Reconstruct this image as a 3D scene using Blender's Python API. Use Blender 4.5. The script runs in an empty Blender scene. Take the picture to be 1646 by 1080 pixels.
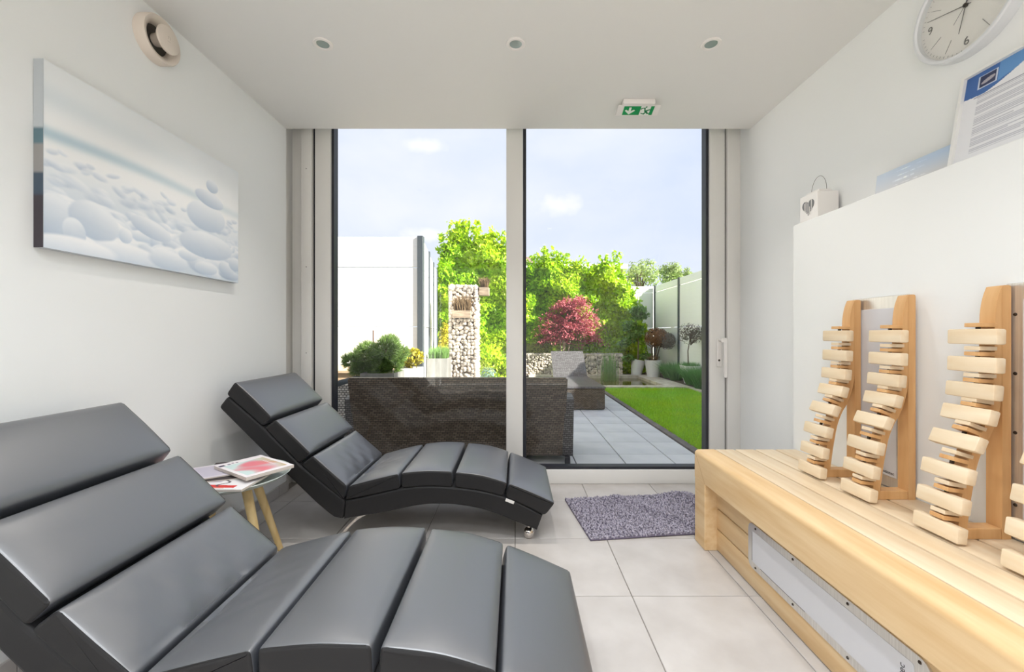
import bpy, bmesh, math, random
import numpy as np
from mathutils import Vector, Matrix

SC = bpy.context.scene
COL = SC.collection
random.seed(7)
RNG = np.random.default_rng(11)
PI = math.pi

# ------------------------------------------------------------------ camera
H = 1.12                       # eye height
F = 665.0                      # focal length in pixels of a 1646 px wide frame
cam = bpy.data.cameras.new('camera')
cam.sensor_width = 36.0
cam.lens = F / 1646.0 * 36.0
cam.shift_x = -5.0 / 1646.0
cam.shift_y = -3.0 / 1646.0
cam.clip_start = 0.02
cam.clip_end = 200
camo = bpy.data.objects.new('camera', cam)
camo.location = (0, 0, H)
camo.rotation_euler = (PI / 2, 0, 0)
COL.objects.link(camo)
SC.camera = camo

# ------------------------------------------------------------------ view, world, sun
SC.view_settings.view_transform = 'Standard'
SC.view_settings.look = 'None'
SC.view_settings.exposure = 0.56
SC.view_settings.gamma = 1.0
SC.view_settings.use_curve_mapping = False

SKY_STRENGTH = 0.76
SUN_STRENGTH = 11.0
LAMP_POWER = 4.9               # each unseen rear downlight, added to brighten the room
SUN_DIR = Vector((-1.0, 0.34, -0.69))

def make_world():
    w = bpy.data.worlds.new('sky')
    SC.world = w
    w.use_nodes = True
    nt = w.node_tree
    nt.nodes.clear()
    N = nt.nodes.new
    L = nt.links.new
    out = N('ShaderNodeOutputWorld')
    bg = N('ShaderNodeBackground')
    bg.inputs['Strength'].default_value = SKY_STRENGTH
    L(bg.outputs[0], out.inputs[0])
    tc = N('ShaderNodeTexCoord')
    sep = N('ShaderNodeSeparateXYZ')
    L(tc.outputs['Generated'], sep.inputs[0])
    ramp = N('ShaderNodeValToRGB')
    e = ramp.color_ramp.elements
    e[0].position = 0.0
    e[0].color = (0.82, 0.86, 0.96, 1)
    e[1].position = 0.75
    e[1].color = (0.60, 0.71, 0.95, 1)
    m = e.new(0.25)
    m.color = (0.69, 0.77, 0.95, 1)
    L(sep.outputs['Z'], ramp.inputs[0])
    # thin veil of high cloud
    mp = N('ShaderNodeMapping')
    mp.inputs['Scale'].default_value = (1.6, 1.6, 3.2)
    mp.inputs['Location'].default_value = (0.35, 0.1, 0.2)
    L(tc.outputs['Generated'], mp.inputs[0])
    nz = N('ShaderNodeTexNoise')
    nz.inputs['Scale'].default_value = 1.5
    nz.inputs['Detail'].default_value = 7
    nz.inputs['Roughness'].default_value = 0.5
    L(mp.outputs[0], nz.inputs['Vector'])
    r2 = N('ShaderNodeValToRGB')
    r2.color_ramp.elements[0].position = 0.36
    r2.color_ramp.elements[1].position = 0.66
    L(nz.outputs['Fac'], r2.inputs[0])
    mix = N('ShaderNodeMixRGB')
    mix.inputs['Color2'].default_value = (0.86, 0.89, 0.97, 1)
    L(r2.outputs[0], mix.inputs[0])
    L(ramp.outputs[0], mix.inputs['Color1'])
    # a few small cumulus puffs
    puff = N('ShaderNodeTexNoise')
    puff.inputs['Scale'].default_value = 26
    puff.inputs['Detail'].default_value = 5
    L(tc.outputs['Generated'], puff.inputs['Vector'])
    last = None
    for (u, v, sx, sz) in ((893, 330, .052, .022), (684, 234, .05, .014), (693, 377, .06, .016),
                           (-300, 200, .10, .04), (1900, 250, .12, .04)):
        d = Vector(((u - 828) / F, 1.0, (537 - v) / F)).normalized()
        mpp = N('ShaderNodeMapping')
        mpp.vector_type = 'POINT'
        mpp.inputs['Scale'].default_value = (1 / sx, 1 / (sx * 2), 1 / sz)
        mpp.inputs['Location'].default_value = (-d.x / sx, -d.y / (sx * 2), -d.z / sz)
        L(tc.outputs['Generated'], mpp.inputs[0])
        ln = N('ShaderNodeVectorMath')
        ln.operation = 'LENGTH'
        L(mpp.outputs[0], ln.inputs[0])
        ma = N('ShaderNodeMath')
        ma.operation = 'MULTIPLY_ADD'
        ma.inputs[1].default_value = 1.7
        L(puff.outputs['Fac'], ma.inputs[0])
        L(ln.outputs['Value'], ma.inputs[2])
        mr = N('ShaderNodeMapRange')
        mr.inputs['From Min'].default_value = 1.15
        mr.inputs['From Max'].default_value = 1.95
        mr.inputs['To Min'].default_value = 0.85
        mr.inputs['To Max'].default_value = 0.0
        L(ma.outputs[0], mr.inputs['Value'])
        if last is None:
            last = mr.outputs[0]
        else:
            mx = N('ShaderNodeMath')
            mx.operation = 'MAXIMUM'
            L(last, mx.inputs[0])
            L(mr.outputs[0], mx.inputs[1])
            last = mx.outputs[0]
    mix2 = N('ShaderNodeMixRGB')
    mix2.inputs['Color2'].default_value = (1.0, 1.0, 1.02, 1)
    L(last, mix2.inputs[0])
    L(mix.outputs[0], mix2.inputs['Color1'])
    L(mix2.outputs[0], bg.inputs['Color'])

make_world()
sl = bpy.data.lights.new('sun', 'SUN')
sl.energy = SUN_STRENGTH
sl.angle = math.radians(0.6)
sl.color = (1.0, 0.95, 0.86)
so = bpy.data.objects.new('sun', sl)
so.rotation_euler = SUN_DIR.to_track_quat('-Z', 'Y').to_euler()
so.location = (6, -4, 9)
COL.objects.link(so)

# ------------------------------------------------------------------ helpers
def lin(c):
    c = np.asarray(c, dtype=float) / 255.0
    return np.where(c <= 0.04045, c / 12.92, ((c + 0.055) / 1.055) ** 2.4)

def rgb(r, g, b):
    v = lin((r, g, b))
    return (float(v[0]), float(v[1]), float(v[2]), 1.0)

def px(u, v, d):
    return Vector(((u - 828) / F * d, d, H - (v - 537) / F * d))

MATS = {}

def mat(name, color, rough=0.5, metal=0.0, spec=0.5, var=None, bump=None, rnd=None, coat=0.0, trans=None, emit=None, coord='Object'):
    """var=(colour2, scale(xyz or float), detail, lo, hi) noise mix; bump=(scale, strength, dist); rnd=amount of per-piece value change"""
    if name in MATS:
        return MATS[name]
    m = bpy.data.materials.new(name)
    m.use_nodes = True
    nt = m.node_tree
    b = nt.nodes['Principled BSDF']
    N = nt.nodes.new
    L = nt.links.new
    b.inputs['Base Color'].default_value = color
    b.inputs['Roughness'].default_value = rough
    b.inputs['Metallic'].default_value = metal
    b.inputs['Specular IOR Level'].default_value = spec
    b.inputs['Coat Weight'].default_value = coat
    if emit:
        b.inputs['Emission Color'].default_value = emit[0]
        b.inputs['Emission Strength'].default_value = emit[1]
    tc = N('ShaderNodeTexCoord')
    src = None
    def mapped(scale):
        mp = N('ShaderNodeMapping')
        s = scale if isinstance(scale, (tuple, list)) else (scale,) * 3
        mp.inputs['Scale'].default_value = s
        L(tc.outputs[coord], mp.inputs[0])
        return mp.outputs[0]
    if var:
        c2, scale, detail, lo, hi = var
        nz = N('ShaderNodeTexNoise')
        nz.inputs['Scale'].default_value = 1.0
        nz.inputs['Detail'].default_value = detail
        L(mapped(scale), nz.inputs['Vector'])
        r = N('ShaderNodeMapRange')
        r.inputs['From Min'].default_value = lo
        r.inputs['From Max'].default_value = hi
        L(nz.outputs['Fac'], r.inputs['Value'])
        mx = N('ShaderNodeMixRGB')
        mx.inputs['Color1'].default_value = color
        mx.inputs['Color2'].default_value = c2
        L(r.outputs[0], mx.inputs[0])
        src = mx.outputs[0]
    if rnd:
        kind, amt = rnd
        if kind == 'object':
            info = N('ShaderNodeObjectInfo')
            o = info.outputs['Random']
        else:
            info = N('ShaderNodeNewGeometry')
            o = info.outputs['Random Per Island']
        r = N('ShaderNodeMapRange')
        r.inputs['To Min'].default_value = 1 - amt
        r.inputs['To Max'].default_value = 1 + amt
        L(o, r.inputs['Value'])
        hv = N('ShaderNodeHueSaturation')
        hv.inputs['Color'].default_value = color
        if src:
            L(src, hv.inputs['Color'])
        L(r.outputs[0], hv.inputs['Value'])
        src = hv.outputs[0]
    if src:
        L(src, b.inputs['Base Color'])
    if bump:
        scale, strength, dist = bump
        nz = N('ShaderNodeTexNoise')
        nz.inputs['Scale'].default_value = 1.0
        nz.inputs['Detail'].default_value = 4
        L(mapped(scale), nz.inputs['Vector'])
        bp = N('ShaderNodeBump')
        bp.inputs['Strength'].default_value = strength
        bp.inputs['Distance'].default_value = dist
        L(nz.outputs['Fac'], bp.inputs['Height'])
        L(bp.outputs[0], b.inputs['Normal'])
    if trans:
        # thin leaf: part of the light passes through
        tr = N('ShaderNodeBsdfTranslucent')
        tr.inputs['Color'].default_value = trans[0]
        if src and len(trans) > 2:
            L(src, tr.inputs['Color'])
        ms = N('ShaderNodeMixShader')
        ms.inputs[0].default_value = trans[1]
        L(b.outputs[0], ms.inputs[1])
        L(tr.outputs[0], ms.inputs[2])
        L(ms.outputs[0], nt.nodes['Material Output'].inputs[0])
    MATS[name] = m
    return m

def mat_weave(name, c1, c2, dark, bw, bh, axes='XZ', rough=0.45):
    if name in MATS:
        return MATS[name]
    m = bpy.data.materials.new(name)
    m.use_nodes = True
    nt = m.node_tree
    b = nt.nodes['Principled BSDF']
    N = nt.nodes.new
    L = nt.links.new
    tc = N('ShaderNodeTexCoord')
    sep = N('ShaderNodeSeparateXYZ')
    L(tc.outputs['Object'], sep.inputs[0])
    add = N('ShaderNodeMath')
    add.operation = 'ADD'
    L(sep.outputs['X'], add.inputs[0])
    L(sep.outputs['Y'], add.inputs[1])
    com = N('ShaderNodeCombineXYZ')
    if axes == 'XZ':
        L(add.outputs[0], com.inputs['X'])
        L(sep.outputs['Z'], com.inputs['Y'])
    else:
        L(sep.outputs['X'], com.inputs['X'])
        L(sep.outputs['Y'], com.inputs['Y'])
    br = N('ShaderNodeTexBrick')
    br.inputs['Color1'].default_value = c1
    br.inputs['Color2'].default_value = c2
    br.inputs['Mortar'].default_value = dark
    br.inputs['Scale'].default_value = 1.0
    br.inputs['Brick Width'].default_value = bw
    br.inputs['Row Height'].default_value = bh
    br.inputs['Mortar Size'].default_value = bh * 0.17
    br.inputs['Mortar Smooth'].default_value = 0.6
    L(com.outputs[0], br.inputs['Vector'])
    L(br.outputs['Color'], b.inputs['Base Color'])
    b.inputs['Roughness'].default_value = rough
    inv = N('ShaderNodeMath')
    inv.operation = 'SUBTRACT'
    inv.inputs[0].default_value = 1.0
    L(br.outputs['Fac'], inv.inputs[1])
    bp = N('ShaderNodeBump')
    bp.inputs['Strength'].default_value = 0.9
    bp.inputs['Distance'].default_value = 0.004
    L(inv.outputs[0], bp.inputs['Height'])
    L(bp.outputs[0], b.inputs['Normal'])
    MATS[name] = m
    return m

def mat_print():
    if 'printed_surface' in MATS:
        return MATS['printed_surface']
    m = bpy.data.materials.new('printed_surface')
    m.use_nodes = True
    nt = m.node_tree
    b = nt.nodes['Principled BSDF']
    a = nt.nodes.new('ShaderNodeAttribute')
    a.attribute_name = 'Col'
    nt.links.new(a.outputs['Color'], b.inputs['Base Color'])
    b.inputs['Roughness'].default_value = 0.55
    b.inputs['Specular IOR Level'].default_value = 0.3
    MATS['printed_surface'] = m
    return m

def mat_glass():
    m = bpy.data.materials.new('window_glass')
    m.use_nodes = True
    nt = m.node_tree
    nt.nodes.clear()
    N = nt.nodes.new
    L = nt.links.new
    out = N('ShaderNodeOutputMaterial')
    tr = N('ShaderNodeBsdfTransparent')
    tr.inputs['Color'].default_value = (0.985, 0.99, 0.985, 1)
    gl = N('ShaderNodeBsdfGlossy')
    gl.inputs['Roughness'].default_value = 0.0
    lw = N('ShaderNodeLayerWeight')
    lw.inputs['Blend'].default_value = 0.5
    pw = N('ShaderNodeMath'); pw.operation = 'POWER'; pw.inputs[1].default_value = 5.0
    L(lw.outputs['Facing'], pw.inputs[0])
    fr = N('ShaderNodeMath'); fr.operation = 'MULTIPLY_ADD'
    fr.inputs[1].default_value = 0.6; fr.inputs[2].default_value = 0.02
    L(pw.outputs[0], fr.inputs[0])
    mx = N('ShaderNodeMixShader')
    L(fr.outputs[0], mx.inputs[0])
    L(tr.outputs[0], mx.inputs[1])
    L(gl.outputs[0], mx.inputs[2])
    L(mx.outputs[0], out.inputs[0])
    return m

# ---- object helpers -------------------------------------------------------
def tag(o, label=None, cat=None, group=None, kind=None):
    if label: o['label'] = label
    if cat: o['category'] = cat
    if group: o['group'] = group
    if kind: o['kind'] = kind
    return o

def thing(name, loc, label, cat, group=None, kind=None):
    o = bpy.data.objects.new(name, None)
    o.empty_display_size = 0.1
    o.location = loc
    COL.objects.link(o)
    return tag(o, label, cat, group, kind)

def world_loc(o):
    v = Vector((0, 0, 0))
    while o is not None:
        v = v + o.location
        o = o.parent
    return v

def link(name, me, parent=None):
    """meshes are written in world coordinates; the parent's own place is taken off again"""
    o = bpy.data.objects.new(name, me)
    COL.objects.link(o)
    if parent is not None:
        o.parent = parent
        o.location = -world_loc(parent)
    return o

def finish(name, bm, m, parent=None, smooth=False):
    me = bpy.data.meshes.new(name)
    bmesh.ops.recalc_face_normals(bm, faces=bm.faces)
    bm.to_mesh(me)
    bm.free()
    me.materials.append(m)
    if smooth:
        me.polygons.foreach_set('use_smooth', [True] * len(me.polygons))
    return link(name, me, parent)

def flat_caps(o):
    for p in o.data.polygons:
        if len(p.vertices) > 8: p.use_smooth = False
    return o

def autosmooth(o, deg=40):
    me = o.data
    me.polygons.foreach_set('use_smooth', [True] * len(me.polygons))
    me.set_sharp_from_angle(angle=math.radians(deg))
    return o

def struct(name, bm, m, label, parent=None, smooth=False):
    o = finish(name, bm, m, parent, smooth)
    return tag(o, label, name.split('_')[0], None, 'structure')

def B():
    return bmesh.new()

def box(bm, x0, x1, y0, y1, z0, z1, bev=0.0, seg=2, M=None):
    r = bmesh.ops.create_cube(bm, size=1.0)
    vs = r['verts']
    for v in vs:
        v.co = Vector(((x0 + x1) / 2 + v.co.x * (x1 - x0), (y0 + y1) / 2 + v.co.y * (y1 - y0), (z0 + z1) / 2 + v.co.z * (z1 - z0)))
    if bev > 0:
        es = list({e for v in vs for e in v.link_edges})
        rr = bmesh.ops.bevel(bm, geom=es, offset=bev, segments=seg, affect='EDGES', profile=0.5)
        vs = list({v for f in rr['faces'] for v in f.verts} | {v for v in vs if v.is_valid})
    if M is not None:
        for v in vs:
            v.co = M @ v.co
    return vs

def prism(bm, pts, axis, a, b):
    """extrude polygon pts (2D) along axis 'x','y' or 'z' from a to b"""
    def mk(p, t):
        if axis == 'y': return Vector((p[0], t, p[1]))
        if axis == 'x': return Vector((t, p[0], p[1]))
        return Vector((p[0], p[1], t))
    n = len(pts)
    v0 = [bm.verts.new(mk(p, a)) for p in pts]
    v1 = [bm.verts.new(mk(p, b)) for p in pts]
    bm.faces.new(v0)
    bm.faces.new(v1[::-1])
    for i in range(n):
        j = (i + 1) % n
        bm.faces.new((v0[i], v1[i], v1[j], v0[j]))
    return v0 + v1

def tube(bm, pts, r, n=8, r1=None):
    pts = [Vector(p) for p in pts]
    rings = []
    k = len(pts)
    up = None
    for i, p in enumerate(pts):
        t = (pts[min(i + 1, k - 1)] - pts[max(i - 1, 0)]).normalized()
        if up is None:
            up = Vector((0, 0, 1)) if abs(t.z) < 0.9 else Vector((1, 0, 0))
        a = t.cross(up)
        if a.length < 1e-6: a = t.orthogonal()
        a.normalize()
        bb = a.cross(t).normalized()
        up = bb
        rr = r if r1 is None else r + (r1 - r) * i / (k - 1)
        rings.append([bm.verts.new(p + (a * math.cos(2 * PI * j / n) + bb * math.sin(2 * PI * j / n)) * rr) for j in range(n)])
    for i in range(k - 1):
        for j in range(n):
            q = (j + 1) % n
            bm.faces.new((rings[i][j], rings[i][q], rings[i + 1][q], rings[i + 1][j]))
    bm.faces.new(rings[0][::-1])
    bm.faces.new(rings[-1])

def lathe(bm, prof, center, axis='z', n=32):
    """prof = [(radius, height)]; revolved about axis through center"""
    c = Vector(center)
    rings = []
    for (r, h) in prof:
        ring = []
        for j in range(n):
            a = 2 * PI * j / n
            x, y = r * math.cos(a), r * math.sin(a)
            if axis == 'z': p = Vector((x, y, h))
            elif axis == 'x': p = Vector((h, x, y))
            else: p = Vector((x, h, y))
            ring.append(bm.verts.new(c + p))
        rings.append(ring)
    for i in range(len(rings) - 1):
        for j in range(n):
            q = (j + 1) % n
            bm.faces.new((rings[i][j], rings[i][q], rings[i + 1][q], rings[i + 1][j]))
    if prof[0][0] > 1e-5: bm.faces.new(rings[0][::-1])
    if prof[-1][0] > 1e-5: bm.faces.new(rings[-1])
    bmesh.ops.remove_doubles(bm, verts=bm.verts, dist=1e-6)

def round_poly(pts, r, seg=3, skip=()):
    out = []
    n = len(pts)
    for i in range(n):
        p0, p1, p2 = Vector(pts[i - 1]), Vector(pts[i]), Vector(pts[(i + 1) % n])
        if i in skip:
            out.append((p1.x, p1.y)); continue
        d0 = (p0 - p1); d2 = (p2 - p1)
        rr = min(r, d0.length * 0.45, d2.length * 0.45)
        a = p1 + d0.normalized() * rr
        c = p1 + d2.normalized() * rr
        for k in range(seg + 1):
            t = k / seg
            q = a * (1 - t) ** 2 + p1 * 2 * t * (1 - t) + c * t * t
            out.append((q.x, q.y))
    return out

def mesh_np(name, verts, faces, m, parent=None, smooth=False):
    """verts (n,3) array, faces (k,3|4) array"""
    me = bpy.data.meshes.new(name)
    verts = np.asarray(verts, dtype=np.float32)
    faces = np.asarray(faces, dtype=np.int32)
    k, s = faces.shape
    me.vertices.add(len(verts))
    me.vertices.foreach_set('co', verts.ravel())
    me.loops.add(k * s)
    me.loops.foreach_set('vertex_index', faces.ravel())
    me.polygons.add(k)
    me.polygons.foreach_set('loop_start', np.arange(0, k * s, s, dtype=np.int32))
    me.polygons.foreach_set('loop_total', np.full(k, s, dtype=np.int32))
    me.update(calc_edges=True)
    me.validate()
    me.materials.append(m)
    if smooth:
        me.polygons.foreach_set('use_smooth', [True] * k)
    return link(name, me, parent)

def printed(name, parent, origin, uvec, vvec, nx, ny, func, m=None):
    """a flat print: vertex grid coloured by func(U, V) -> sRGB 0..255; V runs downwards"""
    o = Vector(origin); uu = Vector(uvec); vv = Vector(vvec)
    U, V = np.meshgrid(np.linspace(0, 1, nx), np.linspace(0, 1, ny))
    P = (np.array(o)[None, None] + U[..., None] * np.array(uu) + V[..., None] * np.array(vv)).reshape(-1, 3)
    idx = np.arange(nx * ny).reshape(ny, nx)
    f = np.stack([idx[:-1, :-1], idx[1:, :-1], idx[1:, 1:], idx[:-1, 1:]], -1).reshape(-1, 4)
    ob = mesh_np(name, P, f, m or mat_print(), parent)
    c = lin(func(U, V).reshape(-1, 3))
    col = np.ones((len(c), 4), dtype=np.float32)
    col[:, :3] = c
    at = ob.data.color_attributes.new('Col', 'FLOAT_COLOR', 'POINT')
    at.data.foreach_set('color', col.ravel())
    return ob

def inpoly(U, V, poly):
    ins = np.zeros(U.shape, bool)
    n = len(poly)
    for i in range(n):
        x0, y0 = poly[i]; x1, y1 = poly[(i + 1) % n]
        c = ((y0 > V) != (y1 > V))
        with np.errstate(divide='ignore', invalid='ignore'):
            xs = (x1 - x0) * (V - y0) / (y1 - y0 + 1e-12) + x0
        ins ^= c & (U < xs)
    return ins

def text_mesh(name, txt, size, m, parent, origin, right, up, depth=0.0006, align='LEFT'):
    cu = bpy.data.curves.new(name, 'FONT')
    cu.body = txt
    cu.size = size
    cu.extrude = depth
    cu.align_x = align
    cu.align_y = 'CENTER'
    cu.resolution_u = 3
    tmp = bpy.data.objects.new('tmp', cu)
    COL.objects.link(tmp)
    dg = bpy.context.evaluated_depsgraph_get()
    me = bpy.data.meshes.new_from_object(tmp.evaluated_get(dg))
    bpy.data.objects.remove(tmp)
    bpy.data.curves.remove(cu)
    r = Vector(right).normalized(); u = Vector(up).normalized(); n = r.cross(u)
    M = Matrix((r, u, n)).transposed().to_4x4()
    M.translation = Vector(origin)
    me.transform(M)
    me.materials.clear()
    me.materials.append(m)
    return link(name, me, parent)

def copy_tree(o, parent=None):
    c = o.copy()
    COL.objects.link(c)
    c.parent = parent
    for ch in list(o.children):
        copy_tree(ch, c)
    return c

# ------------------------------------------------------------------ materials
M_wall = mat('white_paint', rgb(242, 243, 242), 0.6, spec=0.3, bump=(60, 0.05, 0.002))
M_ceil = mat('ceiling_paint', rgb(234, 233, 230), 0.65, spec=0.25)
M_upvc = mat('white_window_profile', rgb(232, 230, 226), 0.35)
M_gask = mat('dark_gasket', rgb(38, 40, 48), 0.5)
M_gap = mat('shadow_gap_rubber', rgb(45, 48, 52), 0.6)
M_tile = mat('beige_floor_tile', rgb(200, 195, 191), 0.35, spec=0.45, var=(rgb(184, 178, 173), 5.0, 6, 0.35, 0.7), rnd=('object', 0.035), coord='Object')
M_grout = mat('grout', rgb(140, 134, 128), 0.8)
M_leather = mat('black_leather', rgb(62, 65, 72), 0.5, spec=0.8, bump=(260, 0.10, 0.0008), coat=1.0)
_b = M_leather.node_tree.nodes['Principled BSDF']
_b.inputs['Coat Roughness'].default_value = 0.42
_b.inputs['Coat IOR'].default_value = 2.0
M_leather_side = mat('black_leather_shaded_side', rgb(30, 29, 30), 0.6, spec=0.4, bump=(260, 0.12, 0.0008))  # darker than the top leather, with shade of the sides in the colour
M_seam = mat('black_seam', rgb(20, 19, 20), 0.6)
M_chrome = mat('chrome', rgb(220, 214, 208), 0.12, metal=1.0)
M_steel = mat('brushed_steel', rgb(224, 222, 218), 0.32, metal=0.75, var=(rgb(206, 203, 198), (4, 200, 4), 3, 0.3, 0.7))
M_plate = mat('grey_heater_plate', rgb(214, 214, 218), 0.45)
M_screw = mat('dark_screw', rgb(70, 62, 55), 0.4, metal=0.8)
M_text = mat('dark_print', rgb(70, 68, 72), 0.6)
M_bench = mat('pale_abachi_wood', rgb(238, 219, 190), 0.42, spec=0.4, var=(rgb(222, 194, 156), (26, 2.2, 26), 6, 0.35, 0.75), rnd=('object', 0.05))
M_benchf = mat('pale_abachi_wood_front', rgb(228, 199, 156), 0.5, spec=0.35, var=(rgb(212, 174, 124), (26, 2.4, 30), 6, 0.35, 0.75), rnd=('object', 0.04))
M_rack = mat('honey_wood', rgb(222, 176, 122), 0.45, spec=0.4, var=(rgb(206, 154, 98), (34, 34, 3), 6, 0.35, 0.75))
M_block = mat('cream_wood_block', rgb(236, 218, 190), 0.5, spec=0.35, var=(rgb(226, 200, 164), (30, 5, 30), 5, 0.35, 0.75), rnd=('object', 0.04))
M_legwood = mat('pale_leg_wood', rgb(214, 190, 140), 0.5, var=(rgb(198, 168, 112), (40, 40, 3), 5, 0.35, 0.75))
M_tabletop = mat('pale_green_lacquer', rgb(196, 206, 202), 0.3)
M_tabletop_dark = mat('table_dish_floor', rgb(120, 132, 130), 0.4)
M_paper = mat('paper_edge', rgb(225, 215, 205), 0.7, var=(rgb(195, 185, 176), (2, 2, 900), 2, 0.4, 0.6))
M_white = mat('white_plastic', rgb(238, 234, 230), 0.4)
M_warmwhite = mat('cream_plastic', rgb(226, 214, 202), 0.45)
M_darkhole = mat('dark_recess', rgb(70, 66, 60), 0.8)
M_rug = mat('lilac_chenille', rgb(160, 155, 168), 0.95, spec=0.1, rnd=('island', 0.3))
M_rugbase = mat('rug_backing', rgb(112, 105, 122), 0.95, spec=0.1)
M_rattan = mat_weave('brown_rattan', rgb(116, 103, 90), rgb(84, 73, 63), rgb(26, 22, 19), 0.042, 0.0165)
M_rattan_g = mat_weave('grey_rattan', rgb(106, 104, 105), rgb(80, 78, 78), rgb(22, 20, 20), 0.036, 0.0175)
M_rattan_l = mat_weave('pale_rattan', rgb(205, 201, 196), rgb(170, 165, 160), rgb(25, 23, 22), 0.034, 0.022)
M_rattan_top = mat_weave('grey_rattan_top', rgb(104, 102, 106), rgb(84, 82, 86), rgb(40, 38, 42), 0.05, 0.016, axes='XY')
M_darkplastic = mat('dark_foot', rgb(30, 30, 36), 0.5)
M_cushion = mat('charcoal_cushion', rgb(62, 68, 72), 0.85)
M_patio = mat('grey_patio_tile', rgb(208, 208, 211), 0.5, var=(rgb(190, 191, 195), 3.0, 6, 0.35, 0.7), rnd=('object', 0.06))
M_joint = mat('patio_joint', rgb(92, 92, 96), 0.9)
M_kerb = mat('dark_kerb', rgb(98, 92, 92), 0.8, var=(rgb(120, 112, 108), 8, 4, 0.4, 0.7))
M_stonekerb = mat('pale_stone_kerb', rgb(206, 198, 182), 0.8, var=(rgb(176, 166, 148), 7, 5, 0.4, 0.7))
M_soil = mat('dark_soil', rgb(96, 82, 70), 0.95, var=(rgb(66, 56, 50), 25, 5, 0.35, 0.7), bump=(40, 0.8, 0.02))
M_lawn = mat('lawn_ground', rgb(140, 185, 60), 0.95, var=(rgb(110, 148, 44), 4, 5, 0.35, 0.7))
M_grass = mat('grass_blade', rgb(160, 212, 70), 0.6, spec=0.25, var=(rgb(190, 216, 66), (1.1, 1.1, 0.1), 4, 0.38, 0.62), rnd=('island', 0.25), trans=(rgb(140, 190, 50), 0.3))
M_fence = mat('white_fence_panel', rgb(248, 247, 242), 0.6, bump=((0.5, 0.5, 22), 0.25, 0.02))
M_post = mat('anthracite_post', rgb(66, 74, 80), 0.45)
M_zinc = mat('zinc_planter', rgb(150, 150, 146), 0.5, metal=0.3, var=(rgb(118, 118, 114), (8, 8, 1.5), 5, 0.35, 0.7))
M_sand = mat('sandstone_board', rgb(214, 188, 156), 0.75, var=(rgb(196, 166, 132), (1.5, 4, 30), 4, 0.35, 0.7))
M_stone = mat('pale_gabion_stone', rgb(204, 192, 178), 0.85, rnd=('island', 0.34), bump=(30, 0.4, 0.01))
M_wire = mat('galvanised_wire', rgb(150, 148, 144), 0.4, metal=0.7)
M_core = mat('gabion_core', rgb(104, 92, 80), 0.95)
M_laurel = mat('laurel_leaf', rgb(158, 205, 44), 0.4, spec=0.4, var=(rgb(196, 222, 50), (1.3, 1.3, 1.3), 4, 0.4, 0.62), rnd=('island', 0.42), trans=(rgb(190, 220, 40), 0.32))
M_laurel_in = mat('hedge_core', rgb(44, 70, 20), 0.95)
M_maple = mat('red_maple_leaf', rgb(184, 100, 108), 0.6, rnd=('island', 0.25), trans=(rgb(190, 80, 90), 0.3))
M_brownleaf = mat('bronze_leaf', rgb(128, 92, 62), 0.6, rnd=('island', 0.3), trans=(rgb(150, 100, 60), 0.25))
M_greyleaf = mat('dusky_grey_leaf', rgb(116, 108, 100), 0.6, rnd=('island', 0.3), trans=(rgb(130, 120, 100), 0.25))
M_pine = mat('pine_needle', rgb(112, 142, 70), 0.6, rnd=('island', 0.45), trans=(rgb(130, 160, 70), 0.25))
M_yellow = mat('yellow_shrub_leaf', rgb(170, 160, 22), 0.6, rnd=('island', 0.45), trans=(rgb(180, 170, 30), 0.2))
M_limeleaf = mat('lime_shrub_leaf', rgb(150, 162, 60), 0.6, rnd=('island', 0.25), trans=(rgb(170, 180, 60), 0.3))
M_greenleaf = mat('mid_green_leaf', rgb(112, 152, 76), 0.6, rnd=('island', 0.25), trans=(rgb(110, 150, 60), 0.3))
M_tuft = mat('blue_green_blade', rgb(112, 160, 96), 0.6, rnd=('island', 0.25), trans=(rgb(100, 150, 80), 0.3))
M_reed = mat('reed_blade', rgb(110, 150, 80), 0.6, rnd=('island', 0.25), trans=(rgb(140, 170, 90), 0.3))
M_heather = mat('dry_heather', rgb(122, 100, 70), 0.8, rnd=('island', 0.3))
M_bluetuft = mat('blue_fescue', rgb(120, 150, 140), 0.7, rnd=('island', 0.25))
M_fartree = mat('far_leaf', rgb(150, 168, 110), 0.8, rnd=('island', 0.2), trans=(rgb(170, 185, 120), 0.3))
M_bark = mat('grey_bark', rgb(120, 104, 90), 0.85, var=(rgb(92, 78, 66), (30, 30, 4), 4, 0.35, 0.7))
M_palebark = mat('pale_bark', rgb(186, 172, 152), 0.8, var=(rgb(150, 134, 114), (30, 30, 4), 4, 0.35, 0.7))
M_pot = mat('white_glazed_pot', rgb(226, 224, 220), 0.5)
M_water = mat('pond_water', rgb(74, 72, 34), 0.06, spec=0.6, var=(rgb(110, 104, 54), 3, 4, 0.35, 0.7), bump=(9, 0.06, 0.01))
M_brick = mat('far_brick', rgb(150, 130, 116), 0.9)
M_roof = mat('exterior_roof', rgb(120, 120, 122), 0.8)
M_wirehandle = mat('dark_wire', rgb(120, 112, 106), 0.4, metal=0.6)
M_heart = mat('grey_cutout', rgb(120, 120, 122), 0.7)
M_lampglass = mat('lamp_glass', rgb(150, 165, 160), 0.15, spec=0.7)
M_glass = mat_glass()

# ------------------------------------------------------------------ room shell
XL, XR, ZC = -1.636, 1.68, 2.587
DB = -2.2            # back wall of the room, behind the camera
DW = 2.956           # where side wall and ceiling stop in front of the window
DF = 3.09            # inner face of the window frame

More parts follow.
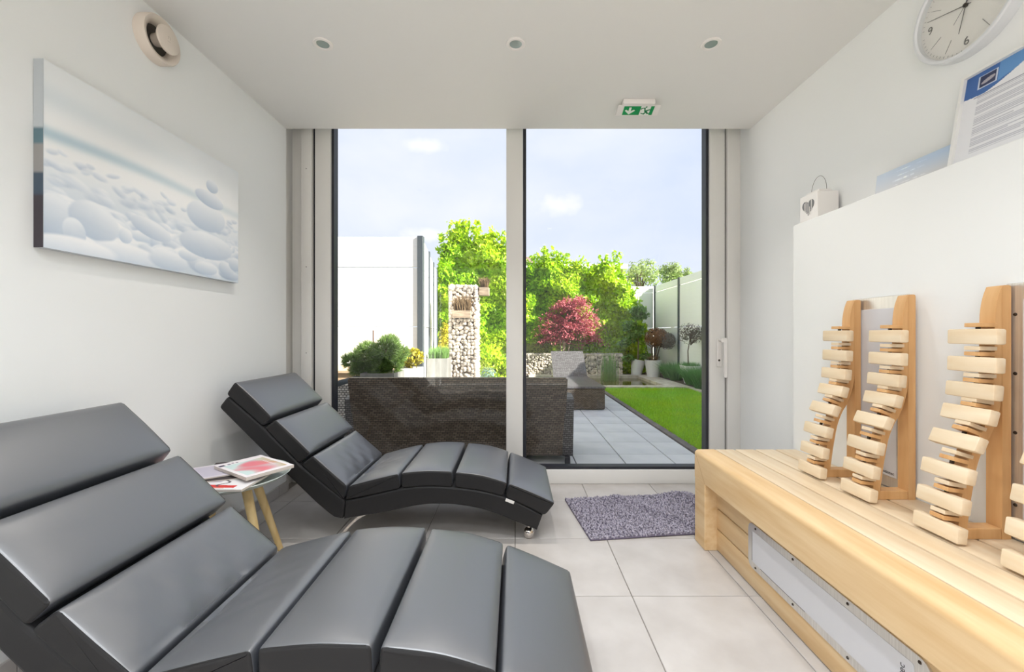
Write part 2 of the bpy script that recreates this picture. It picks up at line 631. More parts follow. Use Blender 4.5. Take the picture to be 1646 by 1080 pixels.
# floor with single tiles
bm = B(); box(bm, XL - .2, XR + .2, DB, 3.2, -0.12, -0.004)
floor = struct('floor', bm, M_grout, 'beige square-tiled floor of the relaxation room')
def tiles(parent, xs, ys, z0, z1, gap, m, name='tile', clip=None, bev=0.0015):
    cache = {}
    pl = world_loc(parent)
    for i in range(len(xs) - 1):
        for j in range(len(ys) - 1):
            x0, x1, y0, y1 = xs[i] + gap / 2, xs[i + 1] - gap / 2, ys[j] + gap / 2, ys[j + 1] - gap / 2
            if x1 - x0 < 0.01 or y1 - y0 < 0.01: continue
            key = (round(x1 - x0, 4), round(y1 - y0, 4))
            if key not in cache:
                b = B(); box(b, -key[0] / 2, key[0] / 2, -key[1] / 2, key[1] / 2, z0, z1, bev, 1)
                me = bpy.data.meshes.new(name); b.to_mesh(me); b.free(); me.materials.append(m)
                cache[key] = me
            o = bpy.data.objects.new(name, cache[key]); COL.objects.link(o)
            o.parent = parent
            o.location = Vector(((x0 + x1) / 2, (y0 + y1) / 2, 0)) - pl
def grid(a, b, step, org):
    k0 = math.ceil((a - org) / step + 1e-6)
    v = [a]
    while org + k0 * step < b - 1e-6:
        v.append(org + k0 * step); k0 += 1
    return v + [b]
tiles(floor, grid(XL, XR, 0.5, 0.0), grid(DB, 3.12, 0.5, 1.77), -0.01, 0.0, 0.004, M_tile)

bm = B(); box(bm, XL - .2, XR + .2, DB - .2, DW, ZC, 2.9)
struct('ceiling', bm, M_ceil, 'flat pale grey ceiling with recessed downlights')
bm = B(); box(bm, XL - .2, XL, DB - .2, DW, -0.1, ZC)
struct('wall_left', bm, M_wall, 'white left wall carrying the pebble canvas')
bm = B(); box(bm, XR, XR + .2, DB - .2, 3.2, -0.1, 2.9)
struct('wall_right', bm, M_wall, 'white right wall carrying the round clock')
bm = B(); box(bm, -1.9, -1.70, DW, 3.2, -0.1, 2.9)
struct('trim_1', bm, M_upvc, 'white recess lining between left wall and window')
XP = 1.535
bm = B(); box(bm, XP, XR, DB, 2.285, 0, 1.717, 0.003, 1)
struct('wall_ledge', bm, M_wall, 'low white wall in front of right wall with a ledge on top')
# unseen rear wall behind the viewer; its opening is widened to bring in more daylight
bm = B()
box(bm, XL - .2, -1.55, DB - .2, DB, -0.1, 2.9)
box(bm, 1.45, XR + .2, DB - .2, DB, -0.1, 2.9)
box(bm, -1.55, 1.45, DB - .2, DB, 2.48, 2.9)
box(bm, -1.55, 1.45, DB - .2, DB, -0.1, 0.08)
struct('wall_back', bm, M_wall, 'white unseen rear wall with an opening widened for daylight')
bm = B(); box(bm, XL - .4, XR + .4, DB - .5, 3.42, 2.9, 3.1)
struct('roof', bm, M_roof, 'flat roof slab over the room')
bm = B(); box(bm, -6.5, -1.9, 3.0, 3.2, -0.1, 3.05)
struct('wall_facade_left', bm, M_wall, 'white outer facade beside the window on the left')
bm = B(); box(bm, 1.88, 4.2, 3.0, 3.2, -0.1, 3.05)
struct('wall_facade_right', bm, M_wall, 'white outer facade beside the window on the right')

# tile skirting
bb = thing('baseboard_left', (XL, 0, 0), 'grey tile skirting along the left wall', 'baseboard', None, 'structure')
ys = grid(DB, DW - 0.002, 0.5, 0.35)
for j in range(len(ys) - 1):
    bm = B(); box(bm, XL, XL + 0.012, ys[j] + .0015, ys[j + 1] - .0015, 0.001, 0.072, 0.001, 1)
    finish('skirting_tile', bm, M_tile, bb)
bm = B(); box(bm, -1.70, XL + 0.012, DW, DW + 0.012, 0.001, 0.072, 0.001, 1)
finish('skirting_tile', bm, M_tile, bb)
bb = thing('baseboard_right', (XR, 2.6, 0), 'grey tile skirting along the right wall', 'baseboard', None, 'structure')
for (a, b_) in ((2.29, 2.77), (2.773, 3.085)):
    bm = B(); box(bm, XR - 0.012, XR, a, b_, 0.001, 0.072, 0.001, 1)
    finish('skirting_tile', bm, M_tile, bb)

# window: fixed left light, sliding right sash
def pX(u): return (u - 828) * DF / F
win = thing('window_1', (-0.7, DF, 0), 'fixed left pane of the floor-to-ceiling window in white profiles', 'window', None, 'structure')
door = thing('door_1', (0.75, DF, 0), 'right glazed garden door sash with white lever handle', 'door', None, 'structure')
ZT = 2.76
bm = B(); box(bm, pX(466), pX(484.5), DF + .03, DF + .12, 0, ZT, .004); box(bm, pX(485), pX(502), DF - .015, DF + .12, 0, ZT, .006)
autosmooth(finish('outer_frame', bm, M_upvc, win))
bm = B(); box(bm, pX(502), pX(506.5), DF + .02, DF + .11, 0, ZT); finish('seal', bm, M_gap, win)
bm = B(); box(bm, pX(506), pX(531), DF, DF + .10, 0.02, ZT, .005); autosmooth(finish('side_profile', bm, M_upvc, win))
bm = B(); box(bm, pX(531), pX(535), DF + .02, DF + .09, 0.11, ZT); finish('gasket', bm, M_gask, win)
bm = B(); box(bm, pX(506), -0.06, DF, DF + .10, 0, 0.105, .005); autosmooth(finish('bottom_rail', bm, M_upvc, win))
bm = B(); box(bm, pX(531), -0.06, DF + .02, DF + .09, 0.105, 0.125); finish('gasket', bm, M_gask, win)
bm = B(); box(bm, pX(531), -0.06, DF + .05, DF + .062, 0.12, ZT); finish('glass_pane', bm, M_glass, win)
bm = B(); box(bm, -0.066, pX(840.5), DF - .012, DF + .11, 0, ZT, .005); autosmooth(finish('mullion', bm, M_upvc, win))
bm = B()
for zz in (0.98, 1.62, 2.35):
    lathe(bm, [(0.0, -.0022), (.004, -.0018), (.004, .001), (0.0, .0012)], (pX(494), DF - .016, zz), 'y', 10)
finish('screw_cap', bm, M_wire, win)
bm = B(); box(bm, pX(841), pX(846), DF + .02, DF + .09, 0.105, ZT); finish('gasket', bm, M_gask, door)
bm = B(); box(bm, pX(841), pX(1165.5), DF, DF + .10, 0, 0.105, .005); autosmooth(finish('bottom_rail', bm, M_upvc, door))
bm = B(); box(bm, pX(846), pX(1137), DF + .02, DF + .09, 0.105, 0.125); finish('gasket', bm, M_gask, door)
bm = B(); box(bm, pX(1136.5), pX(1141.5), DF + .02, DF + .09, 0.11, ZT); finish('gasket', bm, M_gask, door)
bm = B(); box(bm, pX(1141), pX(1165.5), DF, DF + .10, 0.1, ZT, .005); autosmooth(finish('side_profile', bm, M_upvc, door))
bm = B(); box(bm, pX(1165), pX(1168.5), DF + .02, DF + .11, 0, ZT); finish('seal', bm, M_gap, door)
bm = B(); box(bm, pX(1168), XR + .001, DF - .01, DF + .11, 0, ZT, .006); autosmooth(finish('outer_frame', bm, M_upvc, door))
bm = B(); box(bm, pX(845), pX(1138), DF + .05, DF + .062, 0.12, ZT); finish('glass_pane', bm, M_glass, door)
# handle: plate, spindle neck, hanging lever
xh = pX(1156)
bm = B(); box(bm, xh - .022, xh + .014, DF - .012, DF, .875, 1.085, .005)
hp = autosmooth(finish('handle_plate', bm, M_white, door))
bm = B()
prof = round_poly([(xh - .012, 1.092), (xh + .03, 1.092), (xh + .03, .80), (xh + .008, .80), (xh + .008, 1.06), (xh - .012, 1.06)], .012, 3)
prism(bm, prof, 'y', DF - .06, DF - .045)
lathe(bm, [(.011, 0), (.011, .05)], (xh - .002, DF - .055, 1.076), 'y', 14)
autosmooth(finish('lever', bm, M_white, hp))
bm = B(); lathe(bm, [(0, -.014), (.008, -.014), (.008, 0), (0, 0)], (xh - .006, DF, .925), 'y', 12); finish('key_cylinder', bm, M_screw, hp)

# window-sill line on the outside
bm = B(); box(bm, -1.9, 1.88, 3.2, 3.3, -.1, -.01); struct('trim_2', bm, M_kerb, 'narrow dark sill outside the window')

# ------------------------------------------------------------------ ceiling fittings
def downlight(x, y, lit, label, group):
    t = thing('downlight', (x, y, ZC), label, 'ceiling light', group)
    b = B()
    lathe(b, [(.048, 0.0), (.048, -.004), (.045, -.007), (.034, -.007), (.031, -.003), (.031, .0005), (.040, .0005)], (x, y, ZC), 'z', 36)
    autosmooth(finish('ring', b, M_white, t))
    b = B(); lathe(b, [(0.0, -.001), (.020, -.0018), (.0305, -.003), (.0305, -.0003), (0.0, -.0003)], (x, y, ZC), 'z', 28)
    autosmooth(finish('lamp_face', b, mat('warm_lamp', rgb(255, 240, 220), .5, emit=((1.0, .86, .68, 1), 4.0)) if lit else M_lampglass, t))
    if not lit:  # halogen spot in view: deep-set, narrow warm beam pointing down
        li = bpy.data.lights.new('spot_lamp', 'AREA')
        li.shape = 'DISK'; li.size = 0.03; li.energy = 2.2; li.color = (1.0, 0.95, 0.89); li.spread = math.radians(95)
        lo = bpy.data.objects.new('spot_lamp', li); COL.objects.link(lo)
        lo.parent = t; lo.location = (0, 0, -0.006)
    if lit:     # unseen rear fitting: wide-beamed lamp added to brighten the room
        li = bpy.data.lights.new('added_downlight_lamp', 'AREA')
        li.shape = 'DISK'; li.size = 0.09; li.energy = LAMP_POWER; li.color = (0.90, 0.95, 1.0); li.spread = math.radians(140)
        lo = bpy.data.objects.new('added_downlight_lamp', li); COL.objects.link(lo)
        lo.parent = t; lo.location = (0, 0, -0.012)
for (x, lab) in ((-.971, 'recessed downlight near the left wall, nearest the wall vent'), (.003, 'recessed downlight in the middle of the ceiling'), (.99, 'recessed downlight near the clock side, behind the exit sign')):
    downlight(x, 2.09, False, lab, 'recessed ceiling downlights')
for (y, row) in ((0.55, 'first'), (-0.45, 'second'), (-1.45, 'third')):
    for (x, col) in ((-.55, 'on the left wall side'), (.003, 'in the middle'), (.48, 'on the bench side')):
        downlight(x, y, True, 'unseen added lit downlight ' + col + ', ' + row + ' row behind the viewer', 'rear downlights added for brightness')

# emergency exit sign
t = thing('exit_sign', (.77, 2.6, ZC), 'white emergency exit sign with green arrow and running figure on the ceiling', 'exit sign')
bm = B(); box(bm, .675, .875, 2.575, 2.63, ZC - .032, ZC, .004); autosmooth(finish('ceiling_base', bm, M_white, t))
bm = B()
prism(bm, round_poly([(2.598, ZC - .028), (2.665, ZC - .028), (2.69, ZC - .046), (2.684, ZC - .052)], .004, 2), 'x', .650, .918)
autosmooth(finish('housing', bm, M_white, t))
def exit_print(U, V):
    c = np.zeros(U.shape + (3,)); c[:] = (232, 232, 226)
    g = (U > .03) & (U < .97) & (V > .06) & (V < .94)
    c[g] = (24, 150, 84)
    w = (232, 238, 230)
    c[inpoly(U, V, [(.2, .18), (.27, .18), (.27, .55), (.36, .40), (.40, .50), (.24, .88), (.235, .88), (.08, .50), (.12, .40), (.2, .55)])] = w
    d = (U > .56) & (U < .86) & (V > .06) & (V < .94); c[d] = w
    man = (20, 120, 70)
    for poly in ([(.66, .2), (.70, .2), (.735, .6), (.70, .64)], [(.70, .5), (.83, .36), (.90, .36), (.90, .46), (.84, .46), (.73, .66)],
                 [(.60, .80), (.60, .72), (.68, .78), (.74, .60), (.78, .62), (.71, .90)], [(.71, .60), (.78, .58), (.83, .74), (.86, .74), (.86, .82), (.80, .84)],
                 [(.55, .32), (.60, .22), (.70, .2), (.70, .28), (.62, .30), (.58, .40)]):
        c[inpoly(U, V, poly)] = man
    c[(U - .72) ** 2 + ((V - .14) * .35) ** 2 < .0006] = man
    return c
n0, n1 = Vector((0.683, 2.602, ZC - .0295)), Vector((0.683, 2.680, ZC - .0508))
printed('sign_face', t, n0 + Vector((0, -.001, -.0012)), (.205, 0, 0), (n1 - n0), 170, 60, exit_print)

# ------------------------------------------------------------------ left wall: vent and canvas
vy, vz = 1.868, 2.447
t = thing('wall_vent', (XL, vy, vz), 'round cream ventilation valve high on the left wall', 'vent')
bm = B(); lathe(bm, [(.101, 0), (.101, .040), (.097, .047), (.090, .047), (.070, .034), (.062, .012), (.062, 0)], (XL, vy, vz), 'x', 48)
autosmooth(finish('ring', bm, M_warmwhite, t), 50)
bm = B(); lathe(bm, [(0, .0), (.064, .001), (.064, .010), (0, .010)], (XL, vy, vz), 'x', 32); finish('duct_opening', bm, M_darkhole, t)
bm = B(); lathe(bm, [(.026, .010), (.030, .045), (.050, .056), (.059, .066), (.058, .073), (.052, .076), (0, .077)], (XL, vy, vz), 'x', 40)
kn = autosmooth(finish('disc', bm, M_warmwhite, t), 40)
bm = B()
for (dy, dz, w, h) in ((-.004, .012, .010, .0012), (.003, .006, .0012, .012), (-.008, .006, .0012, .012), (-.004, -.010, .014, .0012)):
    box(bm, XL + .077, XL + .0775, vy + dy - w / 2, vy + dy + w / 2, vz + dz - h / 2, vz + dz + h / 2)
finish('embossed_mark', bm, mat('vent_mark', rgb(196, 184, 172), .6), kn)

# canvas print of balanced pebbles
CY0, CY1, CZ0, CZ1 = 1.404, 2.391, 1.415, 2.055
cv = thing('canvas_print', (XL, (CY0 + CY1) / 2, CZ0), 'wide pale canvas of stacked pebbles on a beach, on left wall', 'picture')
bm = B(); box(bm, XL + .001, -1.601, CY0, CY1, CZ0, CZ1)
def canvas_edge(U, V):
    base = np.array((70, 84, 98), float)
    c = np.zeros(U.shape + (3,)); c[:] = base
    c[V < .36] = (188, 194, 198)
    b_ = (V >= .36) & (V < .45); c[b_] = (96, 122, 132)
    b_ = (V >= .45) & (V < .6); c[b_] = (150, 148, 146)
    b_ = V > .72; c[b_] = (66, 60, 66)
    return c
o = finish('stretcher', bm, mat('canvas_cloth', rgb(205, 210, 214), .8), cv)
printed('canvas_side', cv, (XL + .002, CY0 - .0006, CZ1), (.033, 0, 0), (0, 0, CZ0 - CZ1), 6, 60, canvas_edge)
def pebbles(U, V):
    rs = np.random.default_rng(5)
    sky = np.array((232, 237, 240)); c = np.zeros(U.shape + (3,))
    t_ = np.clip(V / .35, 0, 1)[..., None]
    c[:] = (240, 243, 245) + (np.array((253, 253, 253)) - np.array((240, 243, 245))) * t_
    def blend(mask, col):
        nonlocal c
        mask = np.clip(mask, 0, 1)[..., None]
        c = c * (1 - mask) + np.array(col, float) * mask
    blend(np.exp(-((V - .385 + .02 * np.sin(U * 4)) / .035) ** 2) * (.72 - .5 * U), (170, 198, 212))
    blend(np.exp(-((V - .18) / .07) ** 2) * .3 * (1 - U), (196, 214, 224))
    blend(np.clip((V - .46) / .3, 0, 1) * .8, (206, 218, 230))
    # blurred far pebbles then sharp near ones
    L = []
    for k in range(190):
        v = .46 + .5 * rs.random() ** .8; s = .012 + .075 * (v - .42)
        L.append((rs.random(), v, s * (1 + rs.random() * .9), s * (.8 + .5 * rs.random()), rs.normal() * .3, rs.random(), .22 if v > .7 else .5))
    L.sort(key=lambda e: e[1])
    L += [(.035, .82, .065, .125, 0, .35, .1), (.175, .79, .098, .11, .25, .45, .1), (.425, .74, .105, .062, .2, .5, .1), (.10, .88, .04, .08, -.3, .4, .1),
          (.30, .83, .03, .05, .2, .7, .1), (.30, .95, .15, .07, 0, .9, .2), (.10, .98, .16, .07, 0, .95, .2), (.52, .93, .11, .07, 0, .6, .2), (.63, .86, .06, .04, 0, .7, .15),
          (.90, .90, .06, .06, .2, .4, .12), (.97, .84, .05, .06, 0, .5, .12), (.75, .93, .08, .05, 0, .5, .12),
          (.76, .745, .186, .105, .0, .45, .08), (.755, .51, .135, .118, -.02, .5, .08), (.775, .36, .102, .062, .10, .4, .08), (.792, .245, .043, .052, 0, .4, .1)]
    for (u, v, a, b_, r, tone, soft) in L:
        du, dv = (U - u), (V - v) * .65
        ca, sa = math.cos(r), math.sin(r)
        x = (du * ca + dv * sa) / a; y = (-du * sa + dv * ca) / (b_ * .65)
        q = np.sqrt(x * x + y * y)
        m_ = np.clip((1 - q) / soft + .5, 0, 1)
        sh = np.clip(.55 - .55 * y + .12 * x, 0, 1)[..., None]
        lo = np.array((168, 184, 204)) + tone * np.array((40, 36, 30)); hi = np.array((236, 241, 247)) + tone * np.array((18, 13, 8))
        col = lo + (hi - lo) * sh
        m_ = m_[..., None] * (.95 if soft < .3 else .6)
        c = c * (1 - m_) + col * m_
    return np.clip(c, 0, 255)
printed('printed_front', cv, (-1.6003, CY0, CZ1), (0, CY1 - CY0, 0), (0, 0, CZ0 - CZ1), 330, 215, pebbles)

# ------------------------------------------------------------------ right wall: clock, ledge things
cy, cz, cr = 1.519, 2.328, 0.186
t = thing('wall_clock', (XR, cy, cz), 'round white wall clock with thin dark hands high on the right wall', 'clock')
bm = B(); lathe(bm, [(cr, 0), (cr, -.040), (cr - .004, -.045), (cr - .012, -.045), (cr - .016, -.040), (cr - .016, -.022), (cr - .016, 0)], (XR, cy, cz), 'x', 64)
autosmooth(finish('rim', bm, mat('clock_rim', rgb(225, 227, 230), .35), t), 35)
bm = B(); lathe(bm, [(0, -.022), (cr - .015, -.022), (cr - .015, -.004), (0, -.004)], (XR, cy, cz), 'x', 64); face = finish('dial', bm, M_white, t)
xf = XR - .0225
def on_dial(deg, r):      # clock angle from 12, clockwise as seen from the room (12 up, 3 towards the viewer)
    a = math.radians(deg)
    return Vector((xf, cy - r * math.sin(a), cz + r * math.cos(a)))
def bar(bm, p, q, w, x):
    p, q = Vector(p), Vector(q); d = (q - p).normalized(); s = Vector((1, 0, 0)).cross(d) * w
    vs = [Vector((x, a.y, a.z)) for a in (p + s, q + s * .6, q - s * .6, p - s)]
    v2 = [v + Vector((-.0008, 0, 0)) for v in vs]
    A = [bm.verts.new(v) for v in vs]; C = [bm.verts.new(v) for v in v2]
    bm.faces.new(A); bm.faces.new(C[::-1])
    for i in range(4): bm.faces.new((A[i], A[(i + 1) % 4], C[(i + 1) % 4], C[i]))
bm = B()
for k in range(60):
    if k % 15 == 0: continue
    if k % 5 == 0: bar(bm, on_dial(k * 6, .105), on_dial(k * 6, .15), .0009, xf)
    bar(bm, on_dial(k * 6, .157), on_dial(k * 6, .164), .0006, xf)
tag(finish('minute_marks', bm, mat('clock_mark', rgb(150, 148, 146), .6), face), None, None, None, 'stuff')
for (txt, deg) in (('12', 0), ('3', 90), ('6', 180), ('9', 270)):
    text_mesh('numeral', txt, .042, mat('clock_numeral', rgb(120, 118, 116), .6), face, on_dial(deg, .132) + Vector((-.0006, 0, 0)), (0, -1, 0), (0, 0, 1), .0003, 'CENTER')
bm = B(); bar(bm, on_dial(286 + 180, .02), on_dial(286, .145), .0013, xf - .004); finish('minute_hand', bm, M_text, t)
bm = B(); bar(bm, on_dial(195 + 180, .02), on_dial(195, .092), .0015, xf - .003); finish('hour_hand', bm, M_text, t)
bm = B(); bar(bm, on_dial(222 + 180, .02), on_dial(222, .06), .0007, xf - .005); finish('second_hand', bm, M_text, t)
bm = B(); lathe(bm, [(0, -.008), (.007, -.008), (.007, 0), (0, 0)], (xf, cy, cz), 'x', 16); finish('hub', bm, M_screw, t)
bm = B(); lathe(bm, [(0, -.038), (cr - .016, -.038), (cr - .016, -.0365), (0, -.0365)], (XR, cy, cz), 'x', 48); finish('cover_glass', bm, M_glass, t)

ZL = 1.717
# framed notice leaning on the wall
fy1, fy0 = 1.535, 1.165
bx, tx = 1.615, 1.672
fh = .345
t = thing('framed_notice', (bx, (fy0 + fy1) / 2, ZL), 'white framed notice with blue wave header leaning on the ledge', 'framed notice')
lean = Vector((tx - bx, 0, fh)); ln_ = lean.normalized(); nrm = Vector((-lean.z, 0, lean.x)).normalized()
def fpt(y, s, off): return Vector((bx, y, ZL + .003)) + lean * s + nrm * off
def slab(bm, y0, y1, s0, s1, o0, o1):
    A = [bm.verts.new(fpt(y, s, o)) for (y, s, o) in ((y0, s0, o0), (y1, s0, o0), (y1, s1, o0), (y0, s1, o0))]
    C = [bm.verts.new(fpt(y, s, o)) for (y, s, o) in ((y0, s0, o1), (y1, s0, o1), (y1, s1, o1), (y0, s1, o1))]
    bm.faces.new(A); bm.faces.new(C[::-1])
    for i in range(4): bm.faces.new((A[i], A[(i + 1) % 4], C[(i + 1) % 4], C[i]))
bm = B()
slab(bm, fy0, fy1, 0, .03, 0, .016); slab(bm, fy0, fy1, .97, 1, 0, .016); slab(bm, fy0, fy0 + .011, .03, .97, 0, .016); slab(bm, fy1 - .011, fy1, .03, .97, 0, .016)
finish('frame', bm, mat('white_frame', rgb(240, 239, 236), .35), t)
def notice(U, V):
    c = np.zeros(U.shape + (3,)); c[:] = (238, 238, 241)
    wave = .245 - .20 * np.clip((U - .18) / .55, 0, 1) ** 1.2 + .02 * np.sin(U * 7)
    c[V < wave] = (72, 110, 172)
    w2 = .10 + .05 * np.sin(U * 5 + 1); c[(V < .16 - .28 * (U - .45)) & (V < wave) & (U > .3)] = (104, 152, 206)
    c[(U > .55) & (V < .22 - .14 * (U - .55)) & (V > .11 - .06 * U)] = (128, 184, 222)
    s = (U > .12) & (U < .29) & (V > .05) & (V < .19); c[s] = (205, 215, 232)
    s = (U > .13) & (U < .28) & (V > .058) & (V < .182); c[s] = (56, 62, 92)
    q = ((U - .21) / .06) ** 2 + ((V - .125 + (U - .21) * .25) / .022) ** 2; c[q < 1] = (176, 172, 180)
    rs = np.random.default_rng(3)
    for k in range(33):
        v = .275 + k * .0195
        if k % 6 == 5: continue
        x1 = .92 - .5 * rs.random() ** 3
        x0 = .13 if k else .10
        m_ = (U > x0) & (U < x1) & (np.abs(V - v) < (.0055 if k else .0085)); c[m_] = (196, 196, 204) if k else (160, 160, 172)
    return c
printed('printed_sheet', t, fpt(fy1 - .011, .97, .004), (0, -(fy1 - fy0 - .022), 0), lean * -.94, 140, 170, notice)
bm = B(); slab(bm, fy0 + .002, fy1 - .002, .01, .99, -.001, .003); finish('backing', bm, M_white, t)

# small sky-blue canvas card
t = thing('small_canvas', (1.63, 1.69, ZL), 'small pale blue canvas lying along the ledge beside the lantern', 'picture')
bx2, tx2, h2, y0, y1 = 1.615, 1.628, .112, 1.532, 1.86
bm = B(); prism(bm, [(bx2, ZL + .001), (bx2 + .016, ZL + .001), (tx2 + .016, ZL + h2), (tx2, ZL + h2)], 'y', y0, y1)
finish('stretcher', bm, mat('grey_canvas_edge', rgb(120, 116, 118), .8), t)
def skycard(U, V):
    c = np.zeros(U.shape + (3,)); a = np.array((182, 200, 222.)); b_ = np.array((222, 214, 208.))
    w = np.clip((V - .15) / .8, 0, 1)[..., None]; c[:] = a + (b_ - a) * w
    c += (np.array((226, 230, 238)) - c) * (np.clip(1 - U * 1.1, 0, 1) * .5)[..., None]
    rs = np.random.default_rng(8)
    for k, v in enumerate((.16, .34, .5, .66, .82)):
        for j in range(12):
            u0 = .25 + .4 * rs.random(); m_ = (U > u0) & (U < u0 + .05) & (np.abs(V - v) < (.02 if k else .01)); c[m_] += 10
    return np.clip(c, 0, 250)
printed('printed_front', t, (tx2 - .0006, y1, ZL + h2), (0, y0 - y1, 0), (bx2 - tx2, 0, -h2 + .001), 90, 34, skycard)

# white lantern with a heart
lx0, lx1, ly0, ly1, lh = 1.552, 1.664, 2.125, 2.255, .142
t = thing('heart_lantern', (1.608, 2.19, ZL), 'small white box lantern with a heart cut-out and wire handle on the ledge', 'lantern')
bm = B(); box(bm, lx0, lx1, ly0, ly1, ZL, ZL + lh, .003, 1)
box(bm, lx0 + .02, lx1 - .02, ly0 + .018, ly1 - .018, ZL + lh - .001, ZL + lh + .016, .003, 1)
body = finish('body', bm, M_white, t)
def heart(s, c0, c1, x):
    pts = []
    for k in range(40):
        a = 2 * PI * k / 40
        hx = 16 * math.sin(a) ** 3; hz = 13 * math.cos(a) - 5 * math.cos(2 * a) - 2 * math.cos(3 * a) - math.cos(4 * a)
        pts.append((c0 + hx * s, c1 + hz * s))
    return pts
bm = B(); prism(bm, heart(.0028, 2.19, ZL + .076, 0), 'x', lx0 - .0012, lx0 + .001); hh = finish('heart', bm, M_heart, body)
bm = B()
for (yy, z0, z1) in ((2.165, .055, .11), (2.178, .035, .075), (2.19, .04, .095), (2.205, .05, .112), (2.215, .06, .1)):
    box(bm, lx0 - .0022, lx0, yy - .0016, yy + .0016, ZL + z0, ZL + z1)
    lathe(bm, [(0, -.0022), (.004, -.0022), (.004, 0), (0, 0)], (lx0, yy, ZL + z0), 'x', 8)
finish('heart_bars', bm, M_white, body)
bm = B()
pts = [Vector((1.608 , 2.19 + .055 * math.cos(a), ZL + lh + .012 + .085 * math.sin(a))) for a in np.linspace(0, PI, 18)]
tube(bm, pts, .0011, 6); finish('wire_handle', bm, M_wirehandle, t)

# ------------------------------------------------------------------ bench with infrared panel
BZ = 0.492
bX0, bX1, bF = 0.98, XP - .002, 1.043
bd1, bd0 = 2.257, -0.6
bench = thing('wooden_bench', (1.25, 0.8, 0), 'long pale wooden bench with slatted top along the right wall', 'bench')
edges = [.98, 1.088, 1.195, 1.305, 1.415, bX1]
for i in range(1, 5):
    bm = B(); box(bm, edges[i] + .004, edges[i + 1] - .003 if i < 4 else edges[i + 1], bd0, bd1, BZ - .035, BZ, .004, 2)
    autosmooth(finish('top_board', bm, M_bench, bench))
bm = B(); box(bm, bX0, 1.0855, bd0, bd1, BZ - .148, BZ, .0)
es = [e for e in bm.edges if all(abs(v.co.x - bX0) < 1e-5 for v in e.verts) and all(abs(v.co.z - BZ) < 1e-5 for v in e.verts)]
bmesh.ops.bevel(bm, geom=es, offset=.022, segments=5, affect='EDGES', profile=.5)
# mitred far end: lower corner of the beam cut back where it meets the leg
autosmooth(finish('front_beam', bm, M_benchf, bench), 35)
for (a, b_) in ((bd1 - .118, bd1), (bd0, bd0 + .118)):
    bm = B(); box(bm, bX0 + .0005, 1.06, a, b_, 0, BZ - .148, .003, 1)
    finish('leg', bm, M_benchf, bench)
bm = B()   # mitre joint line on the front of the beam
p0, p1 = (bd1 - .012, BZ - .022), (bd1 - .118, BZ - .148)
prism(bm, [(p0[0], p0[1]), (p0[0] - .002, p0[1]), (p1[0] - .002, p1[1]), (p1[0], p1[1])], 'x', bX0 - .0004, bX0 + .001)
finish('mitre_joint', bm, mat('joint_brown', rgb(170, 124, 74), .7), bench)
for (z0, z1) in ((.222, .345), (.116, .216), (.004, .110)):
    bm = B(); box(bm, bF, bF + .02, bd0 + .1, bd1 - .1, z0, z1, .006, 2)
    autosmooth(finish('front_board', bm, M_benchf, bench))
bm = B(); box(bm, bF + .02, bF + .03, bd0 + .1, bd1 - .02, 0.0, .345); finish('backing_board', bm, M_gap, bench)
bm = B(); box(bm, bF + .03, bX1, bd1 - .05, bd1 - .02, 0.0, BZ - .036); finish('end_board', bm, M_benchf, bench)
# heater panel
py0, py1, pz0, pz1 = 1.03, 1.84, .098, .292
bm = B(); prism(bm, round_poly([(py0, pz0), (py1, pz0), (py1, pz1), (py0, pz1)], .035, 5), 'x', bF - .006, bF)
hf = finish('heater_frame', bm, M_steel, bench)
bm = B(); prism(bm, round_poly([(py0 + .045, pz0 + .03), (py1 - .03, pz0 + .03), (py1 - .03, pz1 - .03), (py0 + .045, pz1 - .03)], .008, 3), 'x', bF - .0072, bF - .005)
finish('heater_plate', bm, M_plate, hf)
bm = B(); box(bm, bF - .0076, bF - .007, py1 - .033, py1 - .0305, pz0 + .035, pz1 - .035); box(bm, bF - .0076, bF - .007, py1 - .36, py1 - .09, pz0 + .028, pz0 + .0295); finish('plate_slot', bm, M_text, hf)
for yy in (1.80, 1.545, 1.29, 1.06):
    for zz in (pz0 + .013, pz1 - .013):
        bm = B(); lathe(bm, [(0, -.009), (.0035, -.0085), (.005, -.006), (0, -.006)], (bF, yy if yy < 1.79 else 1.785, zz), 'x', 10); finish('screw', bm, M_screw, hf)
text_mesh('lettering', 'sentiotec', .027, M_text, hf, (bF - .0074, py0 + .078, pz0 + .042), (0, 0, 1), (0, 1, 0), .0004)

# infrared wall panels between the back rests
def wall_panel(d_near, d_far, label):
    t = thing('infrared_panel', (XP, (d_near + d_far) / 2, .5), label, 'heater', 'infrared wall panels')
    z0, z1 = .497, 1.276
    b = B(); box(b, XP - .012, XP, d_near, d_far, z0, z1, .002, 1); finish('steel_frame', b, M_steel, t)
    b = B(); box(b, XP - .014, XP - .011, d_near + .045, d_far - .045, z0 + .045, z1 - .05, .0008, 1); finish('white_plate', b, M_plate, t)
    for zz in (.60, .82, 1.0, 1.18):
        for yy in (d_near + .02, d_far - .025):
            b = B(); lathe(b, [(0, -.0155), (.004, -.0145), (.0055, -.012), (0, -.012)], (XP, yy, zz), 'x', 10); finish('screw', b, M_screw, t)
    text_mesh('lettering', 'sentiotec', .0175, M_text, t, (XP - .0144, d_far - .145, z0 + .060), (0, -1, 0), (0, 0, 1), .0004)
    return t
wall_panel(1.605, 1.87, 'steel-framed white heating panel between the two far wooden back rests')
wall_panel(0.98, 1.285, 'steel-framed white heating panel at the right picture edge')

